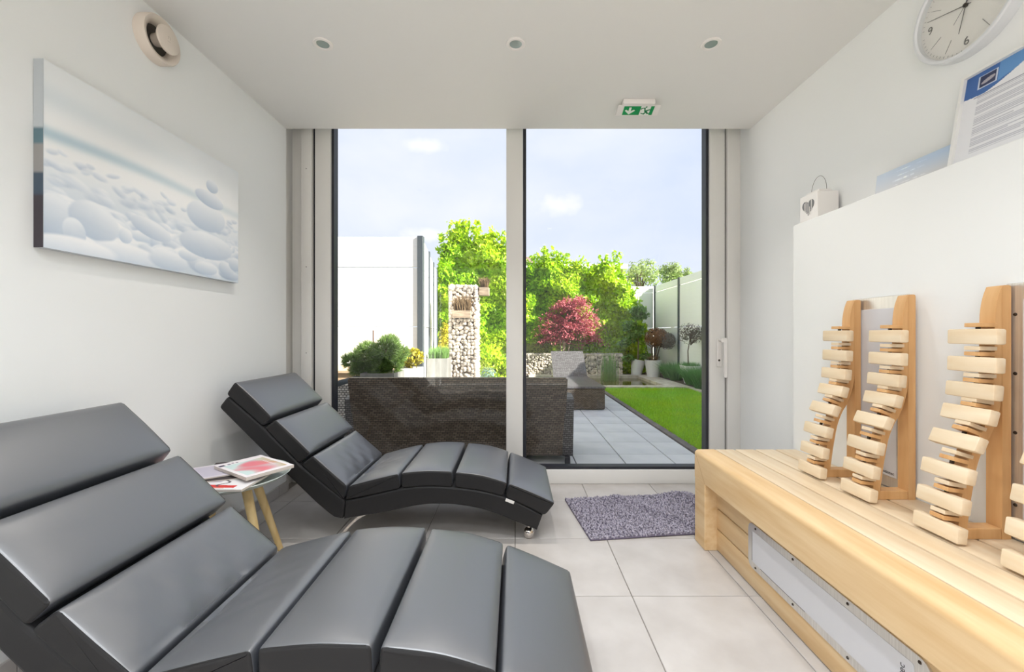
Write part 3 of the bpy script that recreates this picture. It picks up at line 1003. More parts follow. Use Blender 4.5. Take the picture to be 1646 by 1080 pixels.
# spine-shaped wooden back rests
front = [(1.490, 1.268), (1.478, 1.235), (1.470, 1.19), (1.468, 1.14), (1.467, 1.05), (1.465, .99), (1.457, .905), (1.436, .835), (1.411, .791), (1.388, .73), (1.373, .654), (1.364, .597), (1.354, .517), (1.350, BZ)]
def strip_at(z):
    for (a, b_) in zip(front, front[1:]):
        if a[1] >= z >= b_[1]:
            k = (a[1] - z) / (a[1] - b_[1]); return a[0] + (b_[0] - a[0]) * k
    return front[-1][0]
def strip_tilt(z):     # angle of the strip from vertical, top leaning to the wall
    return math.atan2(strip_at(min(z + .04, 1.26)) - strip_at(max(z - .04, BZ)), .08)
def smooth_curve(pts, n):
    P = np.array(pts); t_ = np.linspace(0, len(P) - 1, n); out = []
    for s in t_:
        i = int(min(s, len(P) - 2)); f_ = s - i
        p0, p1, p2, p3 = P[max(i - 1, 0)], P[i], P[i + 1], P[min(i + 2, len(P) - 1)]
        out.append(tuple(.5 * (2 * p1 + (p2 - p0) * f_ + (2 * p0 - 5 * p1 + 4 * p2 - p3) * f_ ** 2 + (3 * p1 - p0 - 3 * p2 + p3) * f_ ** 3)))
    return out
def make_rest(d):
    t = thing('back_rest', (1.44, d + .022, BZ), '', 'back rest', 'spine-shaped wooden back rests')
    y0, y1 = d, d + .044
    b = B(); prism(b, round_poly([(1.49, BZ), (1.517, BZ), (1.517, 1.27), (1.49, 1.27)], .008, 3, skip=(0, 1)), 'y', y0, y1); autosmooth(finish('post', b, M_rack, t))
    fr = smooth_curve(front, 60)
    bk = []
    for i, p in enumerate(fr):
        q0, q1 = fr[max(i - 1, 0)], fr[min(i + 1, len(fr) - 1)]
        tx_, tz_ = q1[0] - q0[0], q1[1] - q0[1]; l_ = math.hypot(tx_, tz_)
        bk.append((min(p[0] - tz_ / l_ * .028, 1.4895), max(p[1] + tx_ / l_ * .028, BZ)))
    bk[0] = (1.4905, 1.2675)
    b = B()
    n = len(fr)
    R = [[b.verts.new((p[0], yy, p[1])) for p in c] for c, yy in ((fr, y0 + .0005), (bk, y0 + .0005), (fr, y1 - .0005), (bk, y1 - .0005))]
    for i in range(n - 1):
        b.faces.new((R[0][i], R[0][i + 1], R[1][i + 1], R[1][i])); b.faces.new((R[2][i], R[3][i], R[3][i + 1], R[2][i + 1]))
        b.faces.new((R[0][i], R[2][i], R[2][i + 1], R[0][i + 1])); b.faces.new((R[1][i], R[1][i + 1], R[3][i + 1], R[3][i]))
    b.faces.new((R[0][0], R[1][0], R[3][0], R[2][0])); b.faces.new((R[0][-1], R[2][-1], R[3][-1], R[1][-1]))
    autosmooth(finish('curved_strip', b, M_rack, t), 50)
    b = B(); box(b, 1.355, 1.4895, y0 + .001, y1 - .001, BZ, BZ + .033, .002, 1); finish('base_bar', b, M_rack, t)
    zs = [1.112, 1.026, .945, .871, .790, .696, .607, .522]
    ym = (y0 + y1) / 2
    for i, z in enumerate(zs):
        a = strip_tilt(z) * .9
        sx = strip_at(z) - .036
        Mx = Matrix.Translation((sx, ym, z)) @ Matrix.Rotation(a, 4, 'Y')
        b = B(); box(b, -.016, .016, -.070, .070, -.0235, .0235, .005, 2, Mx); autosmooth(finish('slat_block', b, M_block, t))
        b = B(); box(b, .016, .046, -.018, .018, -.012, .012, 0, 2, Mx); finish('block_mount', b, M_rack, t)
        # two thin spacer plates above every block
        znext = zs[i - 1] if i else z + .078
        for k, f_ in enumerate((.38, .58) if i else (.46,)):
            zz = z + (znext - z) * f_
            a2 = strip_tilt(zz) * .9
            Ms = Matrix.Translation((strip_at(zz) - .022, ym, zz)) @ Matrix.Rotation(a2, 4, 'Y')
            b = B(); box(b, -.026, .03, -.022, .022, -.0062, .0062, .001, 1, Ms); finish('spacer_plate', b, M_block if k else M_rack, t)
        b = B(); Mr = Matrix.Translation((strip_at(z + .03) - .028, ym, z + .028)) @ Matrix.Rotation(a, 4, 'Y')
        box(b, -.004, .004, -.004, .004, -.012, .012, 0, 1, Mr); finish('screw', b, M_screw, t)
    b = B(); zz = BZ + .008; Ms = Matrix.Translation((strip_at(zz) - .022, ym, zz + .004)); box(b, -.02, .026, -.022, .022, -.006, .006, .001, 1, Ms); finish('spacer_plate', b, M_block, t)
    return t
rest = make_rest(1.265)
rest['label'] = 'wooden spine-shaped back rest nearest in full view, right of the bare wall gap'
for (d, lab) in ((1.567, 'wooden spine-shaped back rest standing in front of the far white heating panel'), (1.815, 'wooden spine-shaped back rest farthest along the bench, nearest the window'), (1.02, 'wooden spine-shaped back rest cut off by the right picture edge')):
    c = copy_tree(rest); c.location.y += d - 1.265; c['label'] = lab

# ------------------------------------------------------------------ loungers
def offset_ring(ring, d):
    n = len(ring); out = []
    area = sum(ring[i][0] * ring[(i + 1) % n][1] - ring[(i + 1) % n][0] * ring[i][1] for i in range(n))
    s = 1 if area > 0 else -1
    for i in range(n):
        p0, p1, p2 = Vector(ring[i - 1]), Vector(ring[i]), Vector(ring[(i + 1) % n])
        e = (p2 - p0)
        if e.length < 1e-9: out.append(tuple(p1)); continue
        e.normalize()
        out.append((p1.x - e.y * s * d, p1.y + e.x * s * d))
    return out
def padded_prism(bm, ring, y0, y1, r, crown=None, ny=14):
    """extrude ring along Y with rounded ends; crown(i, s) -> (dx, dz)"""
    st = []
    for k in range(4):
        a = k / 4 * PI / 2
        st.append((y0 + r * (1 - math.sin(a)), r * (1 - math.cos(PI / 2 - a)) if False else r * (1 - math.sin(a))))
    st = [(y0, r), (y0 + r * .13, r * .5), (y0 + r * .5, r * .13), (y0 + r, 0)]
    mid = [(y0 + r + (y1 - y0 - 2 * r) * k / ny, 0) for k in range(1, ny)]
    st = st + mid + [(y1 - r, 0), (y1 - r * .5, r * .13), (y1 - r * .13, r * .5), (y1, r)]
    rows = []
    for (y, off) in st:
        rg = offset_ring(ring, off) if off else ring
        s = (y - y0) / (y1 - y0)
        row = []
        for i, p in enumerate(rg):
            dx, dz = crown(i, s) if crown else (0, 0)
            row.append(bm.verts.new((p[0] + dx, y, p[1] + dz)))
        rows.append(row)
    n = len(ring)
    for a, b_ in zip(rows, rows[1:]):
        for i in range(n):
            j = (i + 1) % n
            bm.faces.new((a[i], a[j], b_[j], b_[i]))
    bm.faces.new(rows[0][::-1]); bm.faces.new(rows[-1])

def cushion_ring(top, bot, r=.012, n=14):
    """top: list of points head->foot along the seam, bot: same direction; returns ring and index->t on the top"""
    tp = smooth_curve(top, n) if len(top) > 2 else [tuple(Vector(top[0]).lerp(Vector(top[1]), k / (n - 1))) for k in range(n)]
    bt = smooth_curve(bot, 6) if len(bot) > 2 else [tuple(Vector(bot[0]).lerp(Vector(bot[1]), k / 5)) for k in range(6)]
    poly = list(tp) + list(bt)[::-1]
    nt_ = len(tp)
    corners = {0, nt_ - 1, nt_, len(poly) - 1}
    out, par = [], []
    N_ = len(poly)
    for i, p in enumerate(poly):
        if i in corners:
            p0, p1, p2 = Vector(poly[i - 1]), Vector(p), Vector(poly[(i + 1) % N_])
            a = p1 + (p0 - p1).normalized() * min(r, (p0 - p1).length * .6); c = p1 + (p2 - p1).normalized() * min(r, (p2 - p1).length * .6)
            for k in range(4):
                t_ = k / 3; q = a * (1 - t_) ** 2 + p1 * 2 * t_ * (1 - t_) + c * t_ * t_
                out.append((q.x, q.y)); par.append(None)
        else:
            out.append(p); par.append(i / (nt_ - 1) if i < nt_ else None)
    return out, par, tp

Y0, Y1 = 2.20, 2.80
def make_lounger():
    t = thing('lounger', (-.65, (Y0 + Y1) / 2, 0), '', 'lounger', 'black leather relaxation loungers')
    segs = [
        ('back_cushion', [(-1.492, .866), (-1.39, .772), (-1.299, .680)], [(-1.538, .800), (-1.437, .712), (-1.342, .628)]),
        ('back_cushion', [(-1.276, .664), (-1.182, .576), (-1.090, .486)], [(-1.334, .620), (-1.24, .523), (-1.149, .431)]),
        ('back_cushion', [(-1.077, .472), (-.985, .39), (-.897, .314)], [(-1.141, .423), (-1.03, .327), (-.912, .236)]),
        ('seat_cushion', [(-.884, .311), (-.75, .346), (-.622, .376)], [(-.905, .236), (-.75, .268), (-.612, .298)]),
        ('seat_cushion', [(-.606, .380), (-.473, .391), (-.338, .388)], [(-.604, .300), (-.47, .311), (-.334, .305)]),
        ('seat_cushion', [(-.318, .385), (-.175, .366), (-.043, .328)], [(-.322, .305), (-.19, .288), (-.064, .256)]),
        ('seat_cushion', [(-.032, .324), (.09, .275), (.212, .220)], [(-.054, .251), (.05, .208), (.158, .152)]),
    ]
    rs = random.Random(4)
    for k, (nm, top, bot) in enumerate(segs):
        ring, par, tp = cushion_ring(top, bot, .018 if k != 6 else .022)
        d = (Vector(top[-1]) - Vector(top[0])).normalized()
        nv = Vector((-d.y, d.x)); nv = nv if nv.y > 0 else -nv
        hgt = .013
        def crown(i, s, par=par, nv=nv, k=k):
            if par[i] is None: return (0, 0)
            tt = par[i]
            a = hgt * max(0, 1 - abs(2 * tt - 1) ** 3) * max(0, 1 - abs(2 * s - 1) ** 6)
            if k in (2, 3):    # soft sag towards the seat crease
                e = tt if k == 2 else 1 - tt
                a -= .018 * e ** 2 * math.exp(-((s - .45) / .3) ** 2)
                a += (.0028 * math.sin(s * 27 + tt * 7) + .0022 * math.sin(s * 46 - tt * 9)) * e * math.exp(-((s - .5) / .32) ** 2)
            return (nv.x * a, nv.y * a)
        b = B(); padded_prism(b, ring, Y0, Y1, .009, crown, 40)
        cu = flat_caps(autosmooth(finish(nm, b, M_leather, t), 60))
        cu.data.materials.append(M_leather_side)      # matt side panels, darker than the tops: their shade is in the colour
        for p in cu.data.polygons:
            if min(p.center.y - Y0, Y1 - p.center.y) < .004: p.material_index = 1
        # stitched seams along both long edges
        for yy in (Y0 + .004, Y1 - .004):
            b = B(); tube(b, [Vector((p[0] + nv.x * -.002, yy, p[1] + nv.y * -.002)) for p in tp[1:-1]], .0022, 5)
            finish('seam', b, M_seam, cu)
    # padded frame below: back and seat half
    backr = [(-1.533, .790), (-1.437, .706), (-1.336, .618), (-1.143, .421), (-.906, .232), (-.915, .134), (-.965, .142), (-1.014, .180), (-1.065, .224), (-1.307, .458), (-1.58, .730)]
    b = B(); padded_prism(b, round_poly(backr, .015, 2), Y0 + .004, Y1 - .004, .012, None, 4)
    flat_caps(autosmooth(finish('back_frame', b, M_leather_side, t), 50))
    up = smooth_curve([(-.906, .232), (-.75, .266), (-.605, .299), (-.47, .311), (-.327, .304), (-.19, .287), (-.06, .254), (.05, .206), (.147, .154)], 24)
    lo = smooth_curve([(.118, .076), (.048, .100), (-.128, .172), (-.281, .205), (-.403, .213), (-.526, .205), (-.708, .167), (-.915, .134)], 24)
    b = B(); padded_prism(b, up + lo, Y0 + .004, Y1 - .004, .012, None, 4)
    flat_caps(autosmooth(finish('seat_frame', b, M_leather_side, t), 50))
    # chrome: curved runners under the seat hinge, ball feet at the foot end
    for yy in (Y0 + .075, Y1 - .075):
        b = B()
        pts = smooth_curve([(-.80, .150), (-.865, .118), (-.925, .062), (-.965, .006)], 14)
        lo_ = [(p[0] + .012, p[1] - .006) for p in pts]
        lo_[-1] = (lo_[-1][0], .001); pts[-1] = (pts[-1][0], .001)
        prism(b, pts + lo_[::-1], 'y', yy - .018, yy + .018)
        autosmooth(finish('curved_foot', b, M_chrome, t))
        b = B()
        bmesh.ops.create_uvsphere(b, u_segments=20, v_segments=12, radius=.031, matrix=Matrix.Translation((.075, yy, .031)))
        lathe(b, [(.009, .05), (.009, .10)], (.075, yy, 0), 'z', 12)
        autosmooth(finish('ball_foot', b, M_chrome, t))
    b = B(); box(b, -.052, -.004, Y0 + .002, Y0 + .006, .222, .238, .001, 1, Matrix.Translation((-.028, 0, .23)) @ Matrix.Rotation(math.radians(21), 4, 'Y') @ Matrix.Translation((.028, 0, -.23)))
    tag(finish('maker_tag', b, M_white, t), 'small white tag')
    return t
lg = make_lounger()
lg['label'] = 'black leather wave lounger in front of the window, behind the side table'
lg2 = copy_tree(lg)
lg2.location.y -= 1.23
lg2['label'] = 'black leather wave lounger nearest the viewer, cut off by the picture bottom'

# ------------------------------------------------------------------ side table and magazines
TX, TY, TZ, TR = -1.318, 1.925, .452, .245
t = thing('side_table', (TX, TY, 0), 'round pale tray-top side table with wooden legs between the loungers', 'table')
bm = B(); lathe(bm, [(0, TZ - .012), (.17, TZ - .012), (TR - .02, TZ - .004), (TR, TZ + .014), (TR - .003, TZ + .016), (TR - .024, TZ + .001), (.17, TZ - .006), (0, TZ - .006)], (TX, TY, 0), 'z', 64)
autosmooth(finish('tray_top', bm, M_tabletop, t), 60)
for deg in (66, -25, -115, 155):
    a = math.radians(deg)
    bm = B(); tube(bm, [(TX + .10 * math.cos(a), TY + .10 * math.sin(a), TZ - .011), (TX + .245 * math.cos(a), TY + .245 * math.sin(a), .001)], .021, 16, .014)
    autosmooth(finish('leg', bm, M_legwood, t))
M_mag = [None]
def magazine(cx, cy_, ang, z, th, label, cover, w=.21, h=.29, res=(70, 90), curl=0.0):
    """spine along local -x; lies flat, top at z+th"""
    t = thing('magazine', (cx, cy_, z), label, 'magazine', 'magazines on the side table')
    R = Matrix.Translation((cx, cy_, z)) @ Matrix.Rotation(math.radians(ang), 4, 'Z')
    b = B(); box(b, -w / 2, w / 2, -h / 2, h / 2, 0.0004, th - .0005, .0008, 1, R); finish('pages', b, M_paper, t)
    o = R @ Vector((-w / 2, h / 2, th)); u = R @ Vector((w / 2, h / 2, th)) - o; v = R @ Vector((-w / 2, -h / 2, th)) - o
    printed('cover', t, o, u, v, res[0], res[1], cover)
    return t
def cover_pink(U, V):
    c = np.zeros(U.shape + (3,)); c[:] = (238, 232, 234)
    m_ = (U > .08) & (U < .92) & (V > .10) & (V < .84)
    n1 = np.sin(U * 9 + 3 * np.sin(V * 7)) + np.sin(V * 11 + 2 * U)
    a = np.array((204, 222, 220.)); p = np.array((226, 130, 140.)); q = np.array((196, 160, 104.))
    w = np.clip(1.15 - ((U - .45) / .42) ** 2 - ((V - .42) / .36) ** 2 + .3 * n1, 0, 1)[..., None]
    k = a + (p - a) * w
    w2 = np.clip(.9 - U * 3.2 + .2 * n1, 0, 1)[..., None]; k = k + (q - k) * w2
    c[m_] = k[m_]
    c[(U > .86) & (V > .84) & (V < .92) & (U < .98)] = (60, 50, 80)
    for (u0, v0) in ((.58, .86), (.66, .88), (.75, .85)): c[(U > u0) & (U < u0 + .05) & (V > v0) & (V < v0 + .05)] = (120, 110, 130)
    for i in range(7): c[(np.abs(U - .20) < .02) & (np.abs(V - (.3 + i * .055)) < .017)] = (232, 214, 214)
    return np.clip(c, 0, 255)
def cover_red(U, V):
    c = np.zeros(U.shape + (3,)); c[:] = (236, 234, 236)
    c[(U > .17 - .1 * V) & (U < .30 - .1 * V) & (V < .84)] = (212, 58, 54); c[(U > .07) & (U < .12) & (V < .7)] = (222, 130, 116)
    c[(V > .2) & (V < .5) & (U > .4) & (U < .7)] = (206, 196, 210)
    c[(np.abs(V - .58 - .05 * np.sin(U * 20)) < .02) & (U > .15) & (U < .7)] = (84, 76, 84)
    return c
def cover_lilac(U, V):
    c = np.zeros(U.shape + (3,)); c[:] = (216, 208, 216)
    c[(U > .1) & (U < .9) & (V > .2) & (V < .7)] = (196, 190, 204); c[(V < .14)] = (150, 140, 150); return c
def cover_dark(U, V):
    c = np.zeros(U.shape + (3,)); c[:] = (70, 62, 62); c[(U > .1) & (U < .9) & (V > .3) & (V < .8)] = (120, 100, 92); return c
zb = TZ + .016
magazine(-1.275, 1.815, 90, zb, .010, 'white magazine with red band at the bottom of the stack', cover_red)
magazine(-1.33, 1.945, 20, zb + .0105, .005, 'dark-covered magazine peeping out towards the wall', cover_dark)
magazine(-1.40, 1.90, -55, zb + .0165, .006, 'pale lilac magazine under the pink one', cover_lilac)
magazine(-1.222, 1.938, -122, zb + .023, .015, 'magazine with pink and teal cover on top of the stack', cover_pink, .208, .298)

# ------------------------------------------------------------------ bath rug
rug = thing('bath_rug', (.78, 2.56, 0), 'rumpled lilac-grey chenille bath rug on the tiles by the window', 'rug')
A_, B_, C_, D_ = Vector((.335, 2.79)), Vector((.407, 2.237)), Vector((1.235, 2.335)), Vector((1.215, 2.875))
def rug_pt(s, q):
    p = (A_ * (1 - s) + D_ * s) * (1 - q) + (B_ * (1 - s) + C_ * s) * q
    fold = .011 * math.exp(-((s - .52 - (q - .3) * .45) / .05) ** 2) + .016 * math.exp(-((s - 1.0 - (q - .25) * .5) / .10) ** 2) + .003 * (1 + math.sin(9 * s + 4 * q)) * s
    return Vector((p.x, p.y, .003 + fold))
nx, ny = 40, 26
bm = B()
g0 = [[bm.verts.new(rug_pt(i / nx, j / ny) + Vector((0, 0, .006))) for i in range(nx + 1)] for j in range(ny + 1)]
g1 = [[bm.verts.new(rug_pt(i / nx, j / ny) + Vector((0, 0, -.002))) for i in range(nx + 1)] for j in range(ny + 1)]
for j in range(ny):
    for i in range(nx):
        bm.faces.new((g0[j][i], g0[j][i + 1], g0[j + 1][i + 1], g0[j + 1][i])); bm.faces.new((g1[j][i], g1[j + 1][i], g1[j + 1][i + 1], g1[j][i + 1]))
for i in range(nx):
    bm.faces.new((g0[0][i], g1[0][i], g1[0][i + 1], g0[0][i + 1])); bm.faces.new((g0[ny][i], g0[ny][i + 1], g1[ny][i + 1], g1[ny][i]))
for j in range(ny):
    bm.faces.new((g0[j][0], g0[j + 1][0], g1[j + 1][0], g1[j][0])); bm.faces.new((g0[j][nx], g1[j][nx], g1[j + 1][nx], g0[j + 1][nx]))
finish('backing', bm, M_rugbase, rug, True)
tb = bmesh.new(); bmesh.ops.create_icosphere(tb, subdivisions=1, radius=1.0)
ICO_V = np.array([v.co[:] for v in tb.verts]); ICO_F = np.array([[v.index for v in f.verts] for f in tb.faces]); tb.free()
tb = bmesh.new(); bmesh.ops.create_icosphere(tb, subdivisions=2, radius=1.0)
ICO2_V = np.array([v.co[:] for v in tb.verts]); ICO2_F = np.array([[v.index for v in f.verts] for f in tb.faces]); tb.free()
def blobs(centers, radii, base_v, base_f, jitter=0.0, rot=True):
    n = len(centers)
    V_ = np.repeat(base_v[None], n, 0)
    if jitter: V_ = V_ * (1 + RNG.normal(0, jitter, (n, len(base_v), 1)))
    V_ = V_ * np.asarray(radii)[:, None, :]
    if rot:
        q = RNG.normal(size=(n, 4)); q /= np.linalg.norm(q, axis=1, keepdims=True)
        w, x, y, z = q.T
        R = np.stack([1 - 2 * (y * y + z * z), 2 * (x * y - z * w), 2 * (x * z + y * w), 2 * (x * y + z * w), 1 - 2 * (x * x + z * z), 2 * (y * z - x * w), 2 * (x * z - y * w), 2 * (y * z + x * w), 1 - 2 * (x * x + y * y)], -1).reshape(n, 3, 3)
        V_ = np.einsum('nij,nkj->nki', R, V_)
    V_ = V_ + np.asarray(centers)[:, None, :]
    F_ = base_f[None] + (np.arange(n) * len(base_v))[:, None, None]
    return V_.reshape(-1, 3), F_.reshape(-1, base_f.shape[1])
cs = []
for j in range(44):
    for i in range(66):
        s, q = (i + .5 + random.uniform(-.4, .4)) / 66, (j + .5 + random.uniform(-.4, .4)) / 44
        cs.append(rug_pt(min(max(s, 0), 1), min(max(q, 0), 1)) + Vector((0, 0, .009 + random.uniform(-.002, .003))))
Vv, Ff = blobs(np.array([c[:] for c in cs]), np.tile((.0095, .0062, .0055), (len(cs), 1)) * RNG.uniform(.8, 1.2, (len(cs), 1)), ICO_V, ICO_F)
tag(mesh_np('pile', Vv, Ff, M_rug, rug, True), None, None, None, 'stuff')

# ================================================================== garden
# ---- ground: patio tiles, kerb, lawn, pond, beds
bm = B(); box(bm, -6, 1.68, 3.3, 12.4, -.2, -.016)
patio = struct('floor_patio', bm, M_joint, 'grey tiled patio outside the window')
tiles(patio, grid(-3.75, 1.68, .43, .53), grid(3.3, 8.6, .44, 3.859), -.016, 0.0, .008, M_patio, 'patio_tile', bev=.003)
bm = B(); box(bm, 1.69, 1.77, 3.3, 8.6, -.1, .012, .004, 1)
tag(finish('kerb_strip', bm, M_kerb), 'dark kerb strip between patio and lawn', 'kerb', None, 'structure')
bm = B(); box(bm, 1.77, 3.6, 3.2, 8.6, -.2, -.01)
lawn = struct('ground_lawn', bm, M_lawn, 'short bright green lawn right of the patio')
bm = B(); box(bm, -60, 60, 12.4, 90, -.30, -.03)
struct('ground_far', bm, M_lawn, 'open ground beyond the garden fence')
bm = B(); box(bm, -60, 60, -60, DB - .2, -.30, -.03)
struct('ground_rear', bm, mat('pale_paving', rgb(190, 184, 174), .8), 'pale paved ground on the far side of the house')
bm = B(); box(bm, -60, 60, DB - .2, 12.4, -.50, -.36)
struct('ground_base', bm, M_soil, 'bare ground under house and garden')
def blades(n, pos, height, width, lean, m, name, parent, kind='stuff', seg=1):
    """n bent blades: pos(n) -> (n,3); triangles"""
    P = pos(n)
    h = height * RNG.uniform(.55, 1.15, n); a = RNG.uniform(0, 2 * PI, n); b2 = RNG.uniform(0, 2 * PI, n)
    side = np.stack([np.cos(a), np.sin(a), np.zeros(n)], -1) * (width / 2)
    if callable(lean): off = lean(P)
    else: off = np.stack([np.cos(b2), np.sin(b2), np.zeros(n)], -1) * (lean * RNG.random(n))[:, None]
    up = np.stack([np.zeros(n), np.zeros(n), h], -1)
    midp = P + up * .6 + off * .35 * h[:, None]
    top = P + up * .95 + off * h[:, None]
    V_ = np.stack([P - side, P + side, midp + side * .8, midp - side * .8, top + side * .1, top - side * .1], 1).reshape(-1, 3)
    k = np.arange(n)[:, None] * 6
    F_ = np.concatenate([k + np.array([[0, 1, 2, 3]]), k + np.array([[3, 2, 4, 5]])], 0)
    o = mesh_np(name, V_, F_, m, parent)
    if kind: o['kind'] = kind
    return o
def lawn_pos(n):
    # denser close to the house
    y = 3.35 + (8.55 - 3.35) * RNG.random(n) ** 1.25
    return np.stack([RNG.uniform(1.75, 3.58, n), y, np.full(n, -.012)], -1)
blades(52000, lawn_pos, .042, .006, .55, M_grass, 'grass', lawn)

# pond with stone rim
PX0, PX1, PY0, PY1 = .55, 3.19, 8.82, 10.75
pond = thing('pond', (1.9, 9.8, 0), 'rectangular garden pond with pale stone rim', 'pond')
bm = B(); box(bm, PX0, PX1, PY0, PY1, -.35, -.03); finish('water', bm, M_water, pond)
k = 0
for x in np.arange(PX0 - .2, PX1 + .3, .8):
    bm = B(); box(bm, x, min(x + .792, 3.55), PY0 - .22, PY0, -.3, .03, .006, 1); finish('rim_stone', bm, M_stonekerb, pond)
    bm = B(); box(bm, x, min(x + .792, 3.55), PY1, PY1 + .22, -.3, .05, .006, 1); finish('rim_stone', bm, M_stonekerb, pond)
for y in np.arange(PY0, PY1 - .05, .65):
    bm = B(); box(bm, PX1, PX1 + .36, y + .003, min(y + .645, PY1), -.3, .035, .006, 1); finish('rim_stone', bm, M_stonekerb, pond)
    bm = B(); box(bm, PX0 - .2, PX0, y + .003, min(y + .645, PY1), -.3, .03, .006, 1); finish('rim_stone', bm, M_stonekerb, pond)
bm = B(); box(bm, 3.55, 3.66, 3.2, 10.97, -.3, .03, .005, 1); tag(finish('bed_edging', bm, M_stonekerb), 'pale stone edging between lawn and planting bed', 'edging', None, 'structure')
bm = B(); box(bm, 3.60, 4.15, 3.2, 12.2, -.2, .02)
box(bm, -2.4, 3.61, 10.97, 12.2, -.2, .015)
struct('ground_bed', bm, M_soil, 'dark planting bed along the garden fence')
rd = thing('reeds', (2.33, 10.3, -.1), 'upright green reeds growing in the pond', 'reeds')
def reed_pos(n): return np.stack([2.33 + RNG.normal(0, .10, n), 10.3 + RNG.normal(0, .12, n), np.full(n, -.1)], -1)
blades(170, reed_pos, .82, .012, .16, M_reed, 'blades', rd)

# ---- fences
def fence(name, p0, p1, n, label, ztop, joints, first_post=True, th=.05, ends=(True, True)):
    p0, p1 = Vector(p0), Vector(p1)
    d = (p1 - p0); L_ = d.length; a = math.atan2(d.y, d.x)
    t = thing(name, (p0.x, p0.y, 0), label, 'fence')
    M0 = Matrix.Translation((p0.x, p0.y, 0)) @ Matrix.Rotation(a, 4, 'Z')
    zz = [0.02] + joints + [ztop]
    for i in range(n):
        x0, x1 = L_ * i / n + .035, L_ * (i + 1) / n - .035
        for z0, z1 in zip(zz, zz[1:]):
            b = B(); box(b, x0, x1, -th / 2, th / 2, z0 + .007, z1 - .007, .004, 1, M0); finish('fence_panel', b, M_fence, t)
    for i in range(n + 1):
        if (i == 0 and not ends[0]) or (i == n and not ends[1]): continue
        x = L_ * i / n
        b = B(); box(b, x - .04, x + .04, -th / 2 - .025, th / 2 + .025, 0, ztop + .01, .004, 1, M0); finish('post', b, M_post, t)
    return t
XF = 4.15
fence('garden_fence', (XF, 12.2), (XF, 3.26), 5, 'white panel fence along the right side with dark posts', 2.54, [1.30, 2.35])
fence('garden_fence', (-2.6, 12.3), (XF, 12.3), 4, 'white panel fence closing the garden behind the laurel hedge', 2.54, [1.30, 2.35], ends=(True, False))
fence('garden_fence', (-4.99, 5.9), (-1.345, 5.9), 2, 'sunlit white panel fence facing the house behind the pine', 2.504, [1.226, 2.07])
fence('garden_fence', (-1.352, 5.93), (-1.755, 9.1), 3, 'white panel fence running back beside the stone column', 2.50, [1.226, 2.07], ends=(False, True))

# low sandstone ledge in front of the sunlit fence
t = thing('planter_bench', (-3.0, 5.2, 0), 'low tan boarded ledge in front of the sunlit fence', 'ledge')
for (z0, z1) in ((0.0, .16), (.165, .325), (.33, .49), (.495, .655)):
    bm = B(); box(bm, -4.9, -1.62, 4.93, 4.96, z0, z1, .004, 1); finish('front_board', bm, M_sand, t)
bm = B(); box(bm, -4.9, -1.62, 4.90, 5.72, .655, .69, .005, 1); finish('top_slab', bm, M_sand, t)
bm = B(); box(bm, -4.9, -1.64, 4.96, 5.70, 0, .655); finish('core', bm, M_core, t)

# ---- plant builders
def leaves_mesh(P, Nrm, size, m, name, parent, aspect=.45, kind='stuff', fold=.18):
    """each leaf a folded diamond of 2 quads-ish (4 verts + tip), normals roughly Nrm"""
    n = len(P)
    s = size * RNG.uniform(.65, 1.25, n)
    d = RNG.normal(size=(n, 3)); d -= (d * Nrm).sum(1, keepdims=True) * Nrm
    d /= np.linalg.norm(d, axis=1, keepdims=True) + 1e-9
    d[:, 2] += .25; d /= np.linalg.norm(d, axis=1, keepdims=True)
    w = np.cross(Nrm, d); w /= np.linalg.norm(w, axis=1, keepdims=True) + 1e-9
    nn = np.cross(d, w)
    s_ = s[:, None]
    base = P - d * s_ * .5; tip = P + d * s_ * .5
    l_ = P + w * s_ * aspect * .5 + nn * s_ * fold * .5; r_ = P - w * s_ * aspect * .5 + nn * s_ * fold * .5
    V_ = np.stack([base, r_, tip, l_], 1).reshape(-1, 3)
    k_ = np.arange(n)[:, None] * 4
    F_ = np.concatenate([k_ + np.array([[0, 1, 2]]), k_ + np.array([[0, 2, 3]])], 0)
    o = mesh_np(name, V_, F_, m, parent)
    if kind: o['kind'] = kind
    return o
def rand_dirs(n, bias=None, k=0.0):
    d = RNG.normal(size=(n, 3))
    if bias is not None: d = d / np.linalg.norm(d, axis=1, keepdims=True) + np.array(bias) * k
    return d / np.linalg.norm(d, axis=1, keepdims=True)
def ellipsoid_pts(n, c, r, shell=.55):
    d = rand_dirs(n); q = (shell + (1 - shell) * RNG.random(n) ** .5)[:, None]
    return np.array(c) + d * np.array(r) * q, d
def trunk(parent, pts, r0, r1, m, name='trunk'):
    b = B(); tube(b, pts, r0, 8, r1); return autosmooth(finish(name, b, m, parent))

